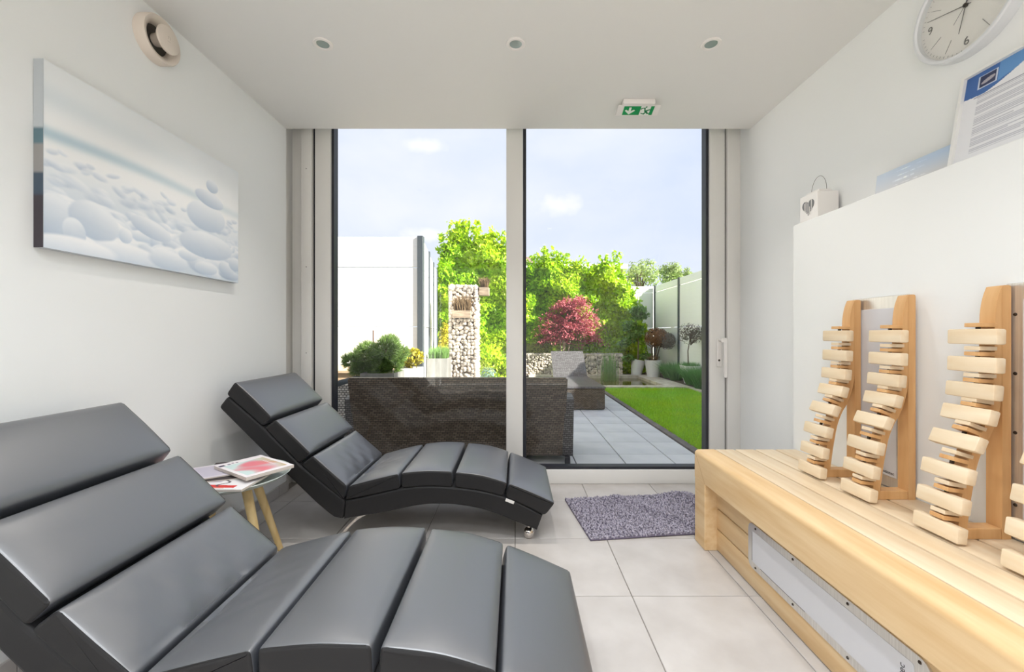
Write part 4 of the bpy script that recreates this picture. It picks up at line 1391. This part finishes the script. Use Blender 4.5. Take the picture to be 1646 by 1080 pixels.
# laurel hedges: surface of leaves on a dense body with shoots on top
def hedge(name, label, d_front, depth, ctrl, n, leaf):
    """ctrl: (u, v) outline of the top as seen; converted to metres at d_front"""
    xs = np.array([(u - 828) / F * d_front for u, v in ctrl]); zs = np.array([H - (v - 537) / F * d_front for u, v in ctrl])
    t = thing(name, ((xs[0] + xs[-1]) / 2, d_front + depth / 2, 0), label, 'hedge')
    b = B()
    m_ = 40
    def wob(x, z): return .10 * math.sin(x * 4.1 + z * 2.3) + .07 * math.sin(x * 7.3 - z * 5.1)
    X_ = np.linspace(xs[0] + .12, xs[-1] - .12, m_)
    rows = []
    for x in X_:
        zt = float(np.interp(x, xs, zs)) - .32
        yf = d_front + min(.46, depth - .22)
        rows.append([b.verts.new((x, yf, 0)), b.verts.new((x, yf, zt * .6)), b.verts.new((x, yf, zt)), b.verts.new((x, d_front + depth - .12, zt)), b.verts.new((x, d_front + depth - .1, 0))])
    for r0, r1 in zip(rows, rows[1:]):
        for i in range(4): b.faces.new((r0[i], r0[i + 1], r1[i + 1], r1[i]))
    b.faces.new(rows[0]); b.faces.new(rows[-1][::-1])
    finish('inner_mass', b, M_laurel_in, t)
    P = []; Nn = []
    x = RNG.uniform(xs[0], xs[-1], n); zt = np.interp(x, xs, zs); z = RNG.random(n) ** .85 * zt
    wb = .13 * np.sin(x * 4.1 + z * 2.3) + .09 * np.sin(x * 7.3 - z * 5.1) + .06 * np.sin(z * 11 + x * 3)
    topsh = np.clip((z - zt + .5) / .5, 0, 1) ** 2 * .25
    y = np.minimum(d_front + .10 + wb * .8 + topsh + np.abs(RNG.normal(0, .12, n)), d_front + min(.50, depth - .18))
    P.append(np.stack([x, y, z], -1)); Nn.append(rand_dirs(n, (0.1, -1, .55), .75))
    # top
    k_ = n // 6
    x = RNG.uniform(xs[0], xs[-1], k_); zt = np.interp(x, xs, zs)
    P.append(np.stack([x, d_front + .2 + RNG.random(k_) * (depth - .3), zt - .12 + RNG.normal(0, .07, k_)], -1)); Nn.append(rand_dirs(k_, (0, -.3, 1), 1.0))
    # shoots sticking out
    ns = int((xs[-1] - xs[0]) * 26)
    for _ in range(ns):
        x0 = RNG.uniform(xs[0], xs[-1]); z0 = np.interp(x0, xs, zs) - .15; L_ = RNG.uniform(.15, .55); q = int(L_ * 60)
        tt = RNG.random(q)
        lx = RNG.normal(0, .12)
        P.append(np.stack([x0 + lx * tt + RNG.normal(0, .035, q), np.full(q, d_front + .25) + RNG.normal(0, .05, q), z0 + L_ * tt], -1)); Nn.append(rand_dirs(q, (0, -.6, .6), .6))
    # right / left flank
    for xe, sgn in ((xs[0], -1), (xs[-1], 1)):
        zt = float(np.interp(xe, xs, zs)); q = n // 14
        P.append(np.stack([xe + RNG.normal(0, .07, q), d_front + .15 + RNG.random(q) * (depth - .25), RNG.random(q) * zt], -1)); Nn.append(rand_dirs(q, (sgn, -.3, .3), 1.2))
    leaves_mesh(np.concatenate(P), np.concatenate(Nn), leaf, M_laurel, 'foliage', t, .5)
    for x0 in np.linspace(xs[0] + .4, xs[-1] - .4, 5):
        trunk(t, [(x0, d_front + depth * .5, 0), (x0 + .05, d_front + depth * .5, 1.0)], .04, .02, M_bark, 'stem')
    return t
hedge('laurel_hedge', 'tall bright laurel hedge behind the stone column', 9.35, .9,
      [(702, 470), (706, 405), (722, 378), (735, 370), (752, 384), (772, 375), (795, 388), (815, 395), (832, 420)], 16000, .135)
hedge('laurel_hedge', 'lower bright laurel hedge behind the red maple', 11.5, .65,
      [(815, 430), (850, 432), (880, 412), (905, 424), (930, 428), (952, 432), (978, 416), (998, 428), (1012, 452), (1024, 478), (1036, 520)], 24000, .13)

# gabion column with two hanging planters
def gabion(t, x0, x1, y0, y1, z0, z1, size, cell):
    b = B(); e = size * .55; box(b, x0 + e, x1 - e, y0 + e, y1 - e, z0, z1 - e); finish('core', b, M_core, t)
    C = []
    def face(fa, fb, f):
        na, nb = int((fa[1] - fa[0]) / (size * .8)), int((fb[1] - fb[0]) / (size * .8))
        for i in range(na):
            for j in range(nb):
                a = fa[0] + (i + .5 + random.uniform(-.35, .35)) * (fa[1] - fa[0]) / na; c = fb[0] + (j + .5 + random.uniform(-.35, .35)) * (fb[1] - fb[0]) / nb
                C.append(f(a, c))
    e = size * .42
    face((x0, x1), (z0, z1), lambda a, c: (a, y0 + e, c))
    face((y0, y1), (z0, z1), lambda a, c: (x0 + e, a, c)); face((y0, y1), (z0, z1), lambda a, c: (x1 - e, a, c))
    face((x0, x1), (y0, y1), lambda a, c: (a, c, z1 - e))
    C = np.array(C); n = len(C)
    C[:, 0] = np.clip(C[:, 0], x0 + e, x1 - e); C[:, 1] = np.clip(C[:, 1], y0 + e, y1 - e); C[:, 2] = np.clip(C[:, 2], z0 + e, z1 - e)
    V_, F_ = blobs(C, RNG.uniform(.36, .66, (n, 3)) * size, ICO_V if n > 1500 else ICO2_V, ICO_F if n > 1500 else ICO2_F, .10)
    tag(mesh_np('stones', V_, F_, M_stone, t), None, None, None, 'stuff')
    b = B(); w = .0025
    for x in np.arange(x0, x1 + 1e-6, cell):
        box(b, x - w, x + w, y0 - .004, y0, z0, z1); box(b, x - w, x + w, y0, y1, z1, z1 + .004)
    for z in np.arange(z0, z1 + 1e-6, cell):
        box(b, x0, x1, y0 - .005, y0 - .001, z - w, z + w); box(b, x0 - .004, x0, y0, y1, z - w, z + w); box(b, x1, x1 + .004, y0, y1, z - w, z + w)
    finish('wire_cage', b, M_wire, t)
gx0, gx1, gy0 = (721 - 828) / F * 7.0, (767.5 - 828) / F * 7.0, 7.0
t = thing('gabion_column', ((gx0 + gx1) / 2, 7.25, 0), 'tall column of pale stones in a wire cage', 'gabion')
gabion(t, gx0, gx1, gy0, gy0 + .45, 0, 1.955, .07, .125)
t = thing('gabion_wall', (1.4, 11.2, 0), 'low wall of pale stones in a wire cage behind the pond', 'gabion')
gabion(t, -.4, 2.86, 10.98, 11.26, 0, .60, .075, .2)
def hanging_box(x0, x1, y0, y1, z0, z1, label, tall):
    t = thing('hanging_planter', ((x0 + x1) / 2, (y0 + y1) / 2, z0), label, 'planter', 'planters hung on the stone column')
    b = B(); box(b, x0, x1, y0, y0 + .012, z0, z1); box(b, x0, x1, y1 - .012, y1, z0, z1); box(b, x0, x0 + .012, y0 + .012, y1 - .012, z0, z1); box(b, x1 - .012, x1, y0 + .012, y1 - .012, z0, z1); box(b, x0, x1, y0, y1, z0 - .008, z0)
    finish('box', b, mat('weathered_wood', rgb(176, 158, 136), .85, var=(rgb(128, 112, 96), (6, 6, 40), 4, .35, .7)), t)
    b = B(); box(b, x0 + .012, x1 - .012, y0 + .012, y1 - .012, z0 + .02, z1 - .015); finish('soil', b, M_soil, t)
    def pos(n): return np.stack([RNG.uniform(x0 + .02, x1 - .02, n), RNG.uniform(y0 + .02, y1 - .02, n), np.full(n, z1 - .02)], -1)
    blades(420, pos, tall, .010, .55, M_heather, 'heather', t)
hanging_box(-1.035, -.735, 6.80, 6.99, 1.40, 1.51, 'weathered planter box with dry heather on the front of the stone column', .27)
hanging_box(-.615, -.45, 7.05, 7.30, 1.80, 1.92, 'weathered planter box hung on the right side of the stone column', .20)

# zinc planter with grass
def planter(name, label, x0, x1, y0, y1, z1, m, cat='planter', th=.015):
    t = thing(name, ((x0 + x1) / 2, (y0 + y1) / 2, 0), label, cat)
    b = B(); box(b, x0, x1, y0, y0 + th, 0, z1); box(b, x0, x1, y1 - th, y1, 0, z1); box(b, x0, x0 + th, y0 + th, y1 - th, 0, z1); box(b, x1 - th, x1, y0 + th, y1 - th, 0, z1)
    finish('box', b, m, t)
    b = B(); box(b, x0 + th, x1 - th, y0 + th, y1 - th, 0.01, z1 - .03); finish('soil', b, M_soil, t)
    return t
planter('zinc_planter', 'zinc planter box beside the stone column', -1.38, -1.06, 6.45, 6.85, .74, M_zinc)
g = thing('planter_grass', (-1.22, 6.65, .71), 'green grass growing in the zinc planter', 'grass')
blades(900, lambda n: np.stack([RNG.uniform(-1.35, -1.09, n), RNG.uniform(6.48, 6.82, n), np.full(n, .705)], -1), .22, .008, .5, M_greenleaf, 'blades', g)
sh = thing('small_shrub', (-1.45, 8.1, 0), 'small lime shrub squeezed between fence and stone column', 'shrub')
P_, N_ = ellipsoid_pts(900, (-1.36, 8.1, .75), (.15, .2, .65)); leaves_mesh(P_, N_, .07, M_yellow, 'foliage', sh)
trunk(sh, [(-1.42, 8.1, 0), (-1.4, 8.1, .6)], .02, .01, M_bark)

# cloud-pruned pine in a square planter
t = planter('pine_planter', 'square zinc planter holding the pine behind the sofa', px(583, 600, 4.5).x, px(637, 600, 4.5).x, 4.42, 4.82, .70, M_zinc)
pine = thing('pine_tree', (-1.5, 4.62, .67), 'small spreading dark green pine in the square planter', 'pine')
pads = [(566, 580, .09), (580, 574, .12), (592, 562, .10), (584, 590, .09), (603, 585, .12), (607, 572, .12), (622, 560, .12), (626, 551, .09), (618, 578, .12), (634, 575, .10), (642, 566, .09), (633, 588, .08), (574, 595, .06), (612, 592, .09), (598, 596, .07)]
trunk(pine, [(-1.49, 4.62, .66), (-1.51, 4.62, .76), (-1.48, 4.6, .86), (-1.43, 4.6, .95)], .024, .012, M_bark)
NP, ND, NL = [], [], []
for (u, v, r) in pads:
    dd = 4.6 + random.uniform(-.14, .14); c = px(u, v, dd)
    trunk(pine, [(-1.49, 4.61, .80), tuple(Vector((-1.49, 4.61, .84)).lerp(c, .5)), tuple(c)], .010, .005, M_bark, 'branch')
    n = 300
    P_, N_ = ellipsoid_pts(n, c, (r * 1.05, r * .95, r * .75), .25)
    N_[:, 2] += .5; N_ /= np.linalg.norm(N_, axis=1, keepdims=True)
    NP.append(P_); ND.append(N_ + RNG.normal(0, .35, (n, 3)))
P_ = np.concatenate(NP); D_n = np.concatenate(ND); D_n /= np.linalg.norm(D_n, axis=1, keepdims=True)
n = len(P_); sd = np.cross(D_n, RNG.normal(size=(n, 3))); sd /= np.linalg.norm(sd, axis=1, keepdims=True)
V_ = np.stack([P_ - sd * .004, P_ + sd * .004, P_ + D_n * .065], 1)
sd2 = np.cross(D_n, sd); V2 = np.stack([P_ - sd2 * .004, P_ + sd2 * .004, P_ + D_n * .065 + sd * .02], 1)
sd3 = sd * .012; V3 = np.stack([P_ - sd2 * .004, P_ + sd2 * .004, P_ + D_n * .06 - sd * .02], 1)
VV = np.concatenate([V_, V2, V3], 0).reshape(-1, 3)
tag(mesh_np('needles', VV, np.arange(len(VV)).reshape(-1, 3), M_pine, pine), None, None, None, 'stuff')
st = thing('plant_stake', (px(600, 600, 4.72).x, 4.72, .67), 'thin brown stake standing in the pine planter', 'stake')
bm = B(); q0 = px(600, 600, 4.72); q1 = px(600, 531, 4.72); tube(bm, [(q0.x, 4.72, .66), (q1.x, 4.72, q1.z)], .008, 8); finish('pole', bm, mat('rusty_brown', rgb(110, 84, 72), .8), st)
# yellow shrub in a low pale pot
yc = px(660, 575, 5.2)
ys_ = thing('yellow_shrub', (yc.x, 5.2, 0), 'bright yellow-green shrub right of the pine', 'shrub')
P_, N_ = ellipsoid_pts(620, yc, (.17, .14, .125), .25); leaves_mesh(P_, rand_dirs(620, (0, -.2, .6), .6), .055, M_yellow, 'foliage', ys_, .6)
trunk(ys_, [(yc.x, 5.2, .5), (yc.x, 5.2, yc.z)], .012, .006, M_bark)
planter('pale_planter', 'pale box planter under the yellow shrub', yc.x - .13, yc.x + .13, 5.07, 5.33, .70, M_pot)
# small plants in front of the hedge
for (u, v, d, r, m, lab) in ((785, 598, 8.8, .20, M_bluetuft, 'low blue-grey tuft beside the stone column'), (776, 588, 9.1, .22, M_limeleaf, 'low lime green tuft at the foot of the tall hedge')):
    c = px(u, v, d); q = thing('low_plant', (c.x, d, 0), lab, 'plant')
    P_, N_ = ellipsoid_pts(600, (c.x, d, max(c.z - .1, .2)), (r, r, .22), .4); leaves_mesh(P_, N_, .05, m, 'foliage', q, .3)
    trunk(q, [(c.x, d, 0), (c.x, d, .25)], .015, .008, M_bark, 'stem')

# red maple
mc = px(918, 512, 11.15)
mp_ = thing('red_maple', (mc.x - .1, 11.45, 0), 'red-leaved weeping maple in front of the laurel hedge', 'maple')
base = Vector((px(907, 570, 11.45).x, 11.45, 0))
NP, ND = [], []
for _ in range(52):
    a = random.uniform(0, 2 * PI); rr = .70 * math.sqrt(random.random()); 
    x = mc.x + rr * math.cos(a); y = 11.2 + rr * .55 * math.sin(a)
    top = mc.z + .68 - .75 * (rr / .7) ** 2
    z = top - random.random() ** 1.5 * .95
    if z < mc.z - .62 + .35 * abs(x - mc.x) * 0: z = mc.z - .55
    n = 110
    q = RNG.normal(size=(n, 3)) * np.array((.15, .12, .045)); q[:, 2] -= .55 * (np.abs(q[:, 0]))
    NP.append(np.array((x, y, z)) + q); ND.append(rand_dirs(n, (0, -.4, 1), 1.0))
    if _ % 4 == 0: trunk(mp_, [base + Vector((0, 0, 1.0)), (base + Vector((0, 0, 1.35))).lerp(Vector((x, y, z)), .5), (x, y, z)], .018, .006, M_bark, 'branch')
leaves_mesh(np.concatenate(NP), np.concatenate(ND), .085, M_maple, 'foliage', mp_, .35)
for (dx, dx2) in ((-.09, -.12), (-.03, -.03), (.0, .02), (.10, .20)):
    trunk(mp_, [base + Vector((dx, 0, 0)), base + Vector((dx, 0, .55)), base + Vector((dx2, 0, 1.25))], .028, .016, M_palebark, 'stem')
# round lime bush
bc = px(862, 555, 11.55)
rb = thing('round_bush', (bc.x, 11.55, 0), 'round yellow-green bush on the low stone wall', 'bush')
P_, N_ = ellipsoid_pts(2600, (bc.x, 11.58, bc.z - .18), (.42, .24, .42), .72); leaves_mesh(P_, N_, .05, M_limeleaf, 'foliage', rb, .5)
trunk(rb, [(bc.x, 11.58, 0), (bc.x, 11.58, bc.z)], .03, .015, M_bark)
b = B(); bmesh.ops.create_icosphere(b, subdivisions=3, radius=1.0, matrix=Matrix.Translation((bc.x, 11.58, bc.z - .2)) @ Matrix.Diagonal((.34, .18, .34, 1))); finish('inner_mass', b, mat('bush_core', rgb(90, 100, 30), .95), rb, True)

# potted plants on the right
def round_pot(name, label, c, r0, r1, h, tilt=0.0, group='white garden pots'):
    t = thing(name, c, label, 'pot', group)
    b = B(); lathe(b, [(0, 0), (r0, 0), (r1, h), (r1 - .02, h), (r1 - .03, h - .03), (0, h - .035)], (0, 0, 0), 'z', 32)
    Mx = Matrix.Translation(c) @ Matrix.Rotation(tilt, 4, 'Y')
    for v in b.verts: v.co = Mx @ v.co
    autosmooth(finish('vessel', b, M_pot, t), 50)
    b = B(); lathe(b, [(0, h - .034), (r1 - .03, h - .028), (r1 - .035, h - .05), (0, h - .05)], (0, 0, 0), 'z', 20)
    for v in b.verts: v.co = Mx @ v.co
    finish('soil', b, M_soil, t)
    return t
c1 = Vector(((1050 - 828) / F * 10.6, 10.6, .02))
round_pot('plant_pot', 'white tapered pot holding the bronze-leaved ball tree', c1, .15, .215, .44)
bt_ = thing('ball_tree', (c1.x, c1.y, .43), 'bronze-leaved round-headed little tree in the white pot', 'tree')
pc = px(1060, 545, 10.6)
P_, N_ = ellipsoid_pts(1500, px(1056, 543, 10.55), (.33, .3, .26), .45); leaves_mesh(P_, N_, .07, M_brownleaf, 'foliage', bt_)
P_, N_ = ellipsoid_pts(800, px(1073, 548, 10.4), (.20, .2, .22), .45); leaves_mesh(P_, N_, .07, M_greyleaf, 'dusky_foliage', bt_)
for dx in (-.04, .10, .16):
    trunk(bt_, [(c1.x + dx * .4, 10.6, .40), (c1.x + dx, 10.62, .75), (pc.x + dx * .6, 10.6, pc.z)], .018, .010, M_bark, 'stem')
P_, N_ = ellipsoid_pts(260, (c1.x, c1.y, .50), (.18, .16, .09), .3); leaves_mesh(P_, N_, .05, M_heather, 'underplanting', bt_, .3)
c2 = Vector(((1023 - 828) / F * 11.0, 11.05, .02))
round_pot('plant_pot', 'white slim pot leaning by the end of the low stone wall', c2, .13, .19, .42, .16)
gs = thing('green_shrub', (c2.x, c2.y, .4), 'loose green shrub growing from the leaning white pot', 'shrub')
for k_ in range(16):
    v = random.uniform(492, 578); u = 1023 + random.uniform(-1, 1) * (10 + (v - 492) * .16)
    P_, N_ = ellipsoid_pts(130, px(u, v, 10.95 + random.uniform(-.1, .1)), (.20, .16, .10), .1); leaves_mesh(P_, rand_dirs(130, (0, -.5, .8), .8), .11, M_greenleaf, 'foliage', gs, .42)
trunk(gs, [(c2.x + .05, c2.y, .38), (c2.x + .05, c2.y - .05, .9), (c2.x, c2.y, 1.5)], .022, .010, M_bark)
c3 = Vector((3.86, 9.1, .03))
t = thing('plant_pot', c3, 'white square bowl pot among the grass tufts by the fence', 'pot', 'white garden pots')
b = B(); lathe(b, [(0, 0), (.14, 0), (.25, .40), (.23, .40), (.22, .36), (0, .35)], (0, 0, 0), 'z', 4)
Mx = Matrix.Translation(c3) @ Matrix.Rotation(PI / 4, 4, 'Z')
for v in b.verts: v.co = Mx @ v.co
finish('vessel', b, M_pot, t)
gt = thing('grey_tree', (c3.x, c3.y, .40), 'thin dusky-leaved little tree in the square bowl pot', 'tree')
pc = px(1110, 540, 9.1)
trunk(gt, [(c3.x - .05, 9.1, .36), (c3.x - .06, 9.1, .75), (pc.x, 9.1, pc.z)], .016, .008, M_bark)
for _ in range(9):
    a = random.uniform(0, 2 * PI); e = pc + Vector((.26 * math.cos(a), .2 * math.sin(a), random.uniform(-.05, .25)))
    trunk(gt, [(pc.x, 9.1, pc.z - .2), pc.lerp(e, .6) + Vector((0, 0, -.03)), e], .008, .003, M_bark, 'branch')
P_, N_ = ellipsoid_pts(750, pc + Vector((0, 0, .05)), (.30, .24, .24), .2); leaves_mesh(P_, N_, .06, M_greyleaf, 'foliage', gt, .35)
blades(260, lambda n: np.stack([c3.x + RNG.uniform(-.16, .16, n), c3.y + RNG.uniform(-.16, .16, n), np.full(n, .38)], -1), .14, .008, .6, M_tuft, 'underplanting', gt)
# tufts of ornamental grass
def tuft(x, y, r, hgt, label):
    t = thing('grass_tuft', (x, y, .01), label, 'grass', 'grass tufts in the bed')
    def pos(n):
        a = RNG.uniform(0, 2 * PI, n); q = r * .45 * np.sqrt(RNG.random(n)); return np.stack([x + q * np.cos(a), y + q * np.sin(a) * 1.0, np.full(n, .01)], -1)
    def ln(P):
        d = (P - np.array((x, y, .01))) / (r * .45) * np.array((1, 1, 0)) * (r * 1.1 / hgt); d += RNG.normal(0, .22, P.shape) * np.array((1, 1, 0)); return d
    blades(1500, pos, hgt, .007, ln, M_tuft, 'blades', t)
for (u, v, d, r, hh, lab) in ((1090, 605, 9.9, .34, .44, 'fine green grass tuft farthest along the bed'), (1112, 612, 9.0, .32, .42, 'fine green grass tuft in front of the square bowl pot'), (1128, 618, 8.3, .36, .44, 'fine green grass tuft nearest the door frame'), (1078, 600, 10.4, .26, .36, 'small grass tuft behind the white tapered pot')):
    tuft(min((u - 828) / F * d, 3.84), d, r * .72, hh, lab)

# ---- rattan furniture
def rattan_sofa():
    t = thing('rattan_sofa', (-.49, 3.75, 0), 'brown woven rattan sofa seen from behind, close to the window', 'sofa')
    xa, xb = -1.40, .44
    b = B()
    # back leaning towards the house, slightly wider at the top
    yb, yt = 3.58, 3.44
    vs = [(xa + .02, yb, .065), (xb - .02, yb, .065), (xb, yt, .755), (xa, yt, .755)]
    A = [b.verts.new(v) for v in vs]; C = [b.verts.new((v[0], v[1] + .09, v[2])) for v in vs]
    b.faces.new(A); b.faces.new(C[::-1])
    for i in range(4): b.faces.new((A[i], A[(i + 1) % 4], C[(i + 1) % 4], C[i]))
    bmesh.ops.bevel(b, geom=list(b.edges), offset=.012, segments=2, affect='EDGES')
    finish('back', b, M_rattan, t)
    for (x0, x1) in ((xa - .045, xa + .03), (xb - .03, xb + .058)):
        b = B(); prof = round_poly([(3.56, .065), (4.30, .065), (4.30, .52), (3.66, .60), (3.50, .57)], .03, 3); prism(b, prof, 'x', x0, x1)
        finish('arm', b, M_rattan_g, t)
    b = B(); box(b, xa + .03, xb - .03, 3.66, 4.28, .065, .36, .01, 1); finish('seat_base', b, M_rattan, t)
    for k_ in range(2):
        w = (xb - xa - .08) / 2
        b = B(); box(b, xa + .04 + k_ * w, xa + .035 + (k_ + 1) * w, 3.68, 4.29, .36, .46, .025, 3); autosmooth(finish('seat_cushion', b, M_cushion, t))
    for x in (xa + .0, xb + .01):
        for y in (3.56, 4.25):
            b = B(); box(b, x - .022, x + .022, y - .022, y + .022, 0, .07, .003, 1); finish('foot', b, M_darkplastic, t)
    return t
rattan_sofa()
# armchair at left, turned towards the garden table
t = thing('rattan_armchair', (-2.05, 4.25, 0), 'pale woven rattan armchair left of the sofa', 'armchair')
bm = B(); prof = smooth_curve([(-2.36, .86), (-2.15, .72), (-1.95, .63), (-1.78, .665), (-1.66, .66)], 16)
prof = [(-1.55, .08), (-1.52, .58), (-1.62, .635), (-1.70, .62), (-1.80, .56), (-1.95, .49), (-2.3, .47), (-2.4, .47), (-2.40, .08)]
prism(bm, round_poly(prof, .03, 3), 'y', 4.02, 4.11); finish('arm', bm, M_rattan_l, t)
bm = B(); prism(bm, round_poly(prof, .03, 3), 'y', 4.60, 4.69); finish('arm', bm, M_rattan_l, t)
bm = B(); box(bm, -1.62, -1.54, 4.11, 4.60, .08, .66, .02, 2); finish('back', bm, M_rattan_l, t)
bm = B(); box(bm, -2.40, -1.62, 4.11, 4.60, .08, .38, .01, 1); finish('seat_base', bm, M_rattan_l, t)
bm = B(); box(bm, -2.38, -1.64, 4.12, 4.59, .38, .48, .03, 3); autosmooth(finish('seat_cushion', bm, M_cushion, t))
bm = B(); box(bm, -1.80, -1.635, 4.13, 4.58, .48, .66, .04, 3); autosmooth(finish('back_cushion', bm, M_cushion, t))
for x in (-2.36, -1.6):
    for y in (4.06, 4.64):
        bm = B(); box(bm, x - .02, x + .02, y - .02, y + .02, 0, .085); finish('foot', bm, M_darkplastic, t)
# sun lounger
t = thing('sun_lounger', (1.02, 7.0, 0), 'dark rattan sun lounger with raised back on the patio', 'sun lounger')
bm = B(); box(bm, .70, 1.326, 6.1, 8.05, .012, .315, .01, 1); finish('base_skirt', bm, M_rattan, t)
bm = B(); box(bm, .69, 1.336, 6.09, 7.60, .315, .345, .006, 1); finish('seat_panel', bm, M_rattan_top, t)
bm = B(); v0 = [(7.60, .345), (8.10, .79), (8.13, .765), (7.66, .318)]; prism(bm, v0, 'x', .70, 1.326); finish('raised_back', bm, M_rattan_g, t)
bm = B(); tube(bm, [(1.25, 7.95, .33), (1.25, 8.05, .70)], .012, 8); tube(bm, [(.78, 7.95, .33), (.78, 8.05, .70)], .012, 8); finish('back_prop', bm, M_post, t)

# ---- beyond the garden
hs = thing('far_house', (1.6, 20, 0), 'neighbouring house with pale roof edge behind the hedge', 'house')
bm = B(); box(bm, -1.5, 5.2, 20, 24, -.2, 4.25); finish('brick_wall', bm, M_brick, hs)
bm = B(); box(bm, -1.7, 5.4, 19.8, 24.2, 4.25, 4.48); finish('roof_edge', bm, M_fence, hs)
bm = B(); box(bm, .55, .98, 20.5, 21.0, 4.48, 4.95); finish('chimney', bm, M_brick, hs)
def far_tree(u, v, d, rx, rz, n, label):
    c = px(u, v, d); t = thing('far_tree', (c.x, d, 0), label, 'tree', 'trees beyond the fence')
    trunk(t, [(c.x, d, 0), (c.x + .1, d, c.z * .6), (c.x, d, c.z + rz * .4)], .12, .04, M_bark)
    for k_ in range(12):
        q = c + Vector((rx * .55 * random.gauss(0, .7), rx * .5 * random.gauss(0, .7), rz * .5 * random.gauss(.1, .6)))
        trunk(t, [(c.x, d, c.z - rz), c.lerp(q, .5), q], .03, .008, M_bark, 'branch')
        P_, N_ = ellipsoid_pts(n // 12, q, (rx * .55, rx * .5, rz * .42), .1); leaves_mesh(P_, N_, .2, M_fartree, 'foliage', t, .5)
far_tree(1028, 446, 22, 1.0, 1.2, 900, 'thin pale tree beyond the fence next to the hedge end')
far_tree(1080, 441, 26, .8, .95, 1500, 'round pale treetop above the right fence')
far_tree(1104, 441, 30, .5, .55, 500, 'smallest treetop just above the fence near the door frame')
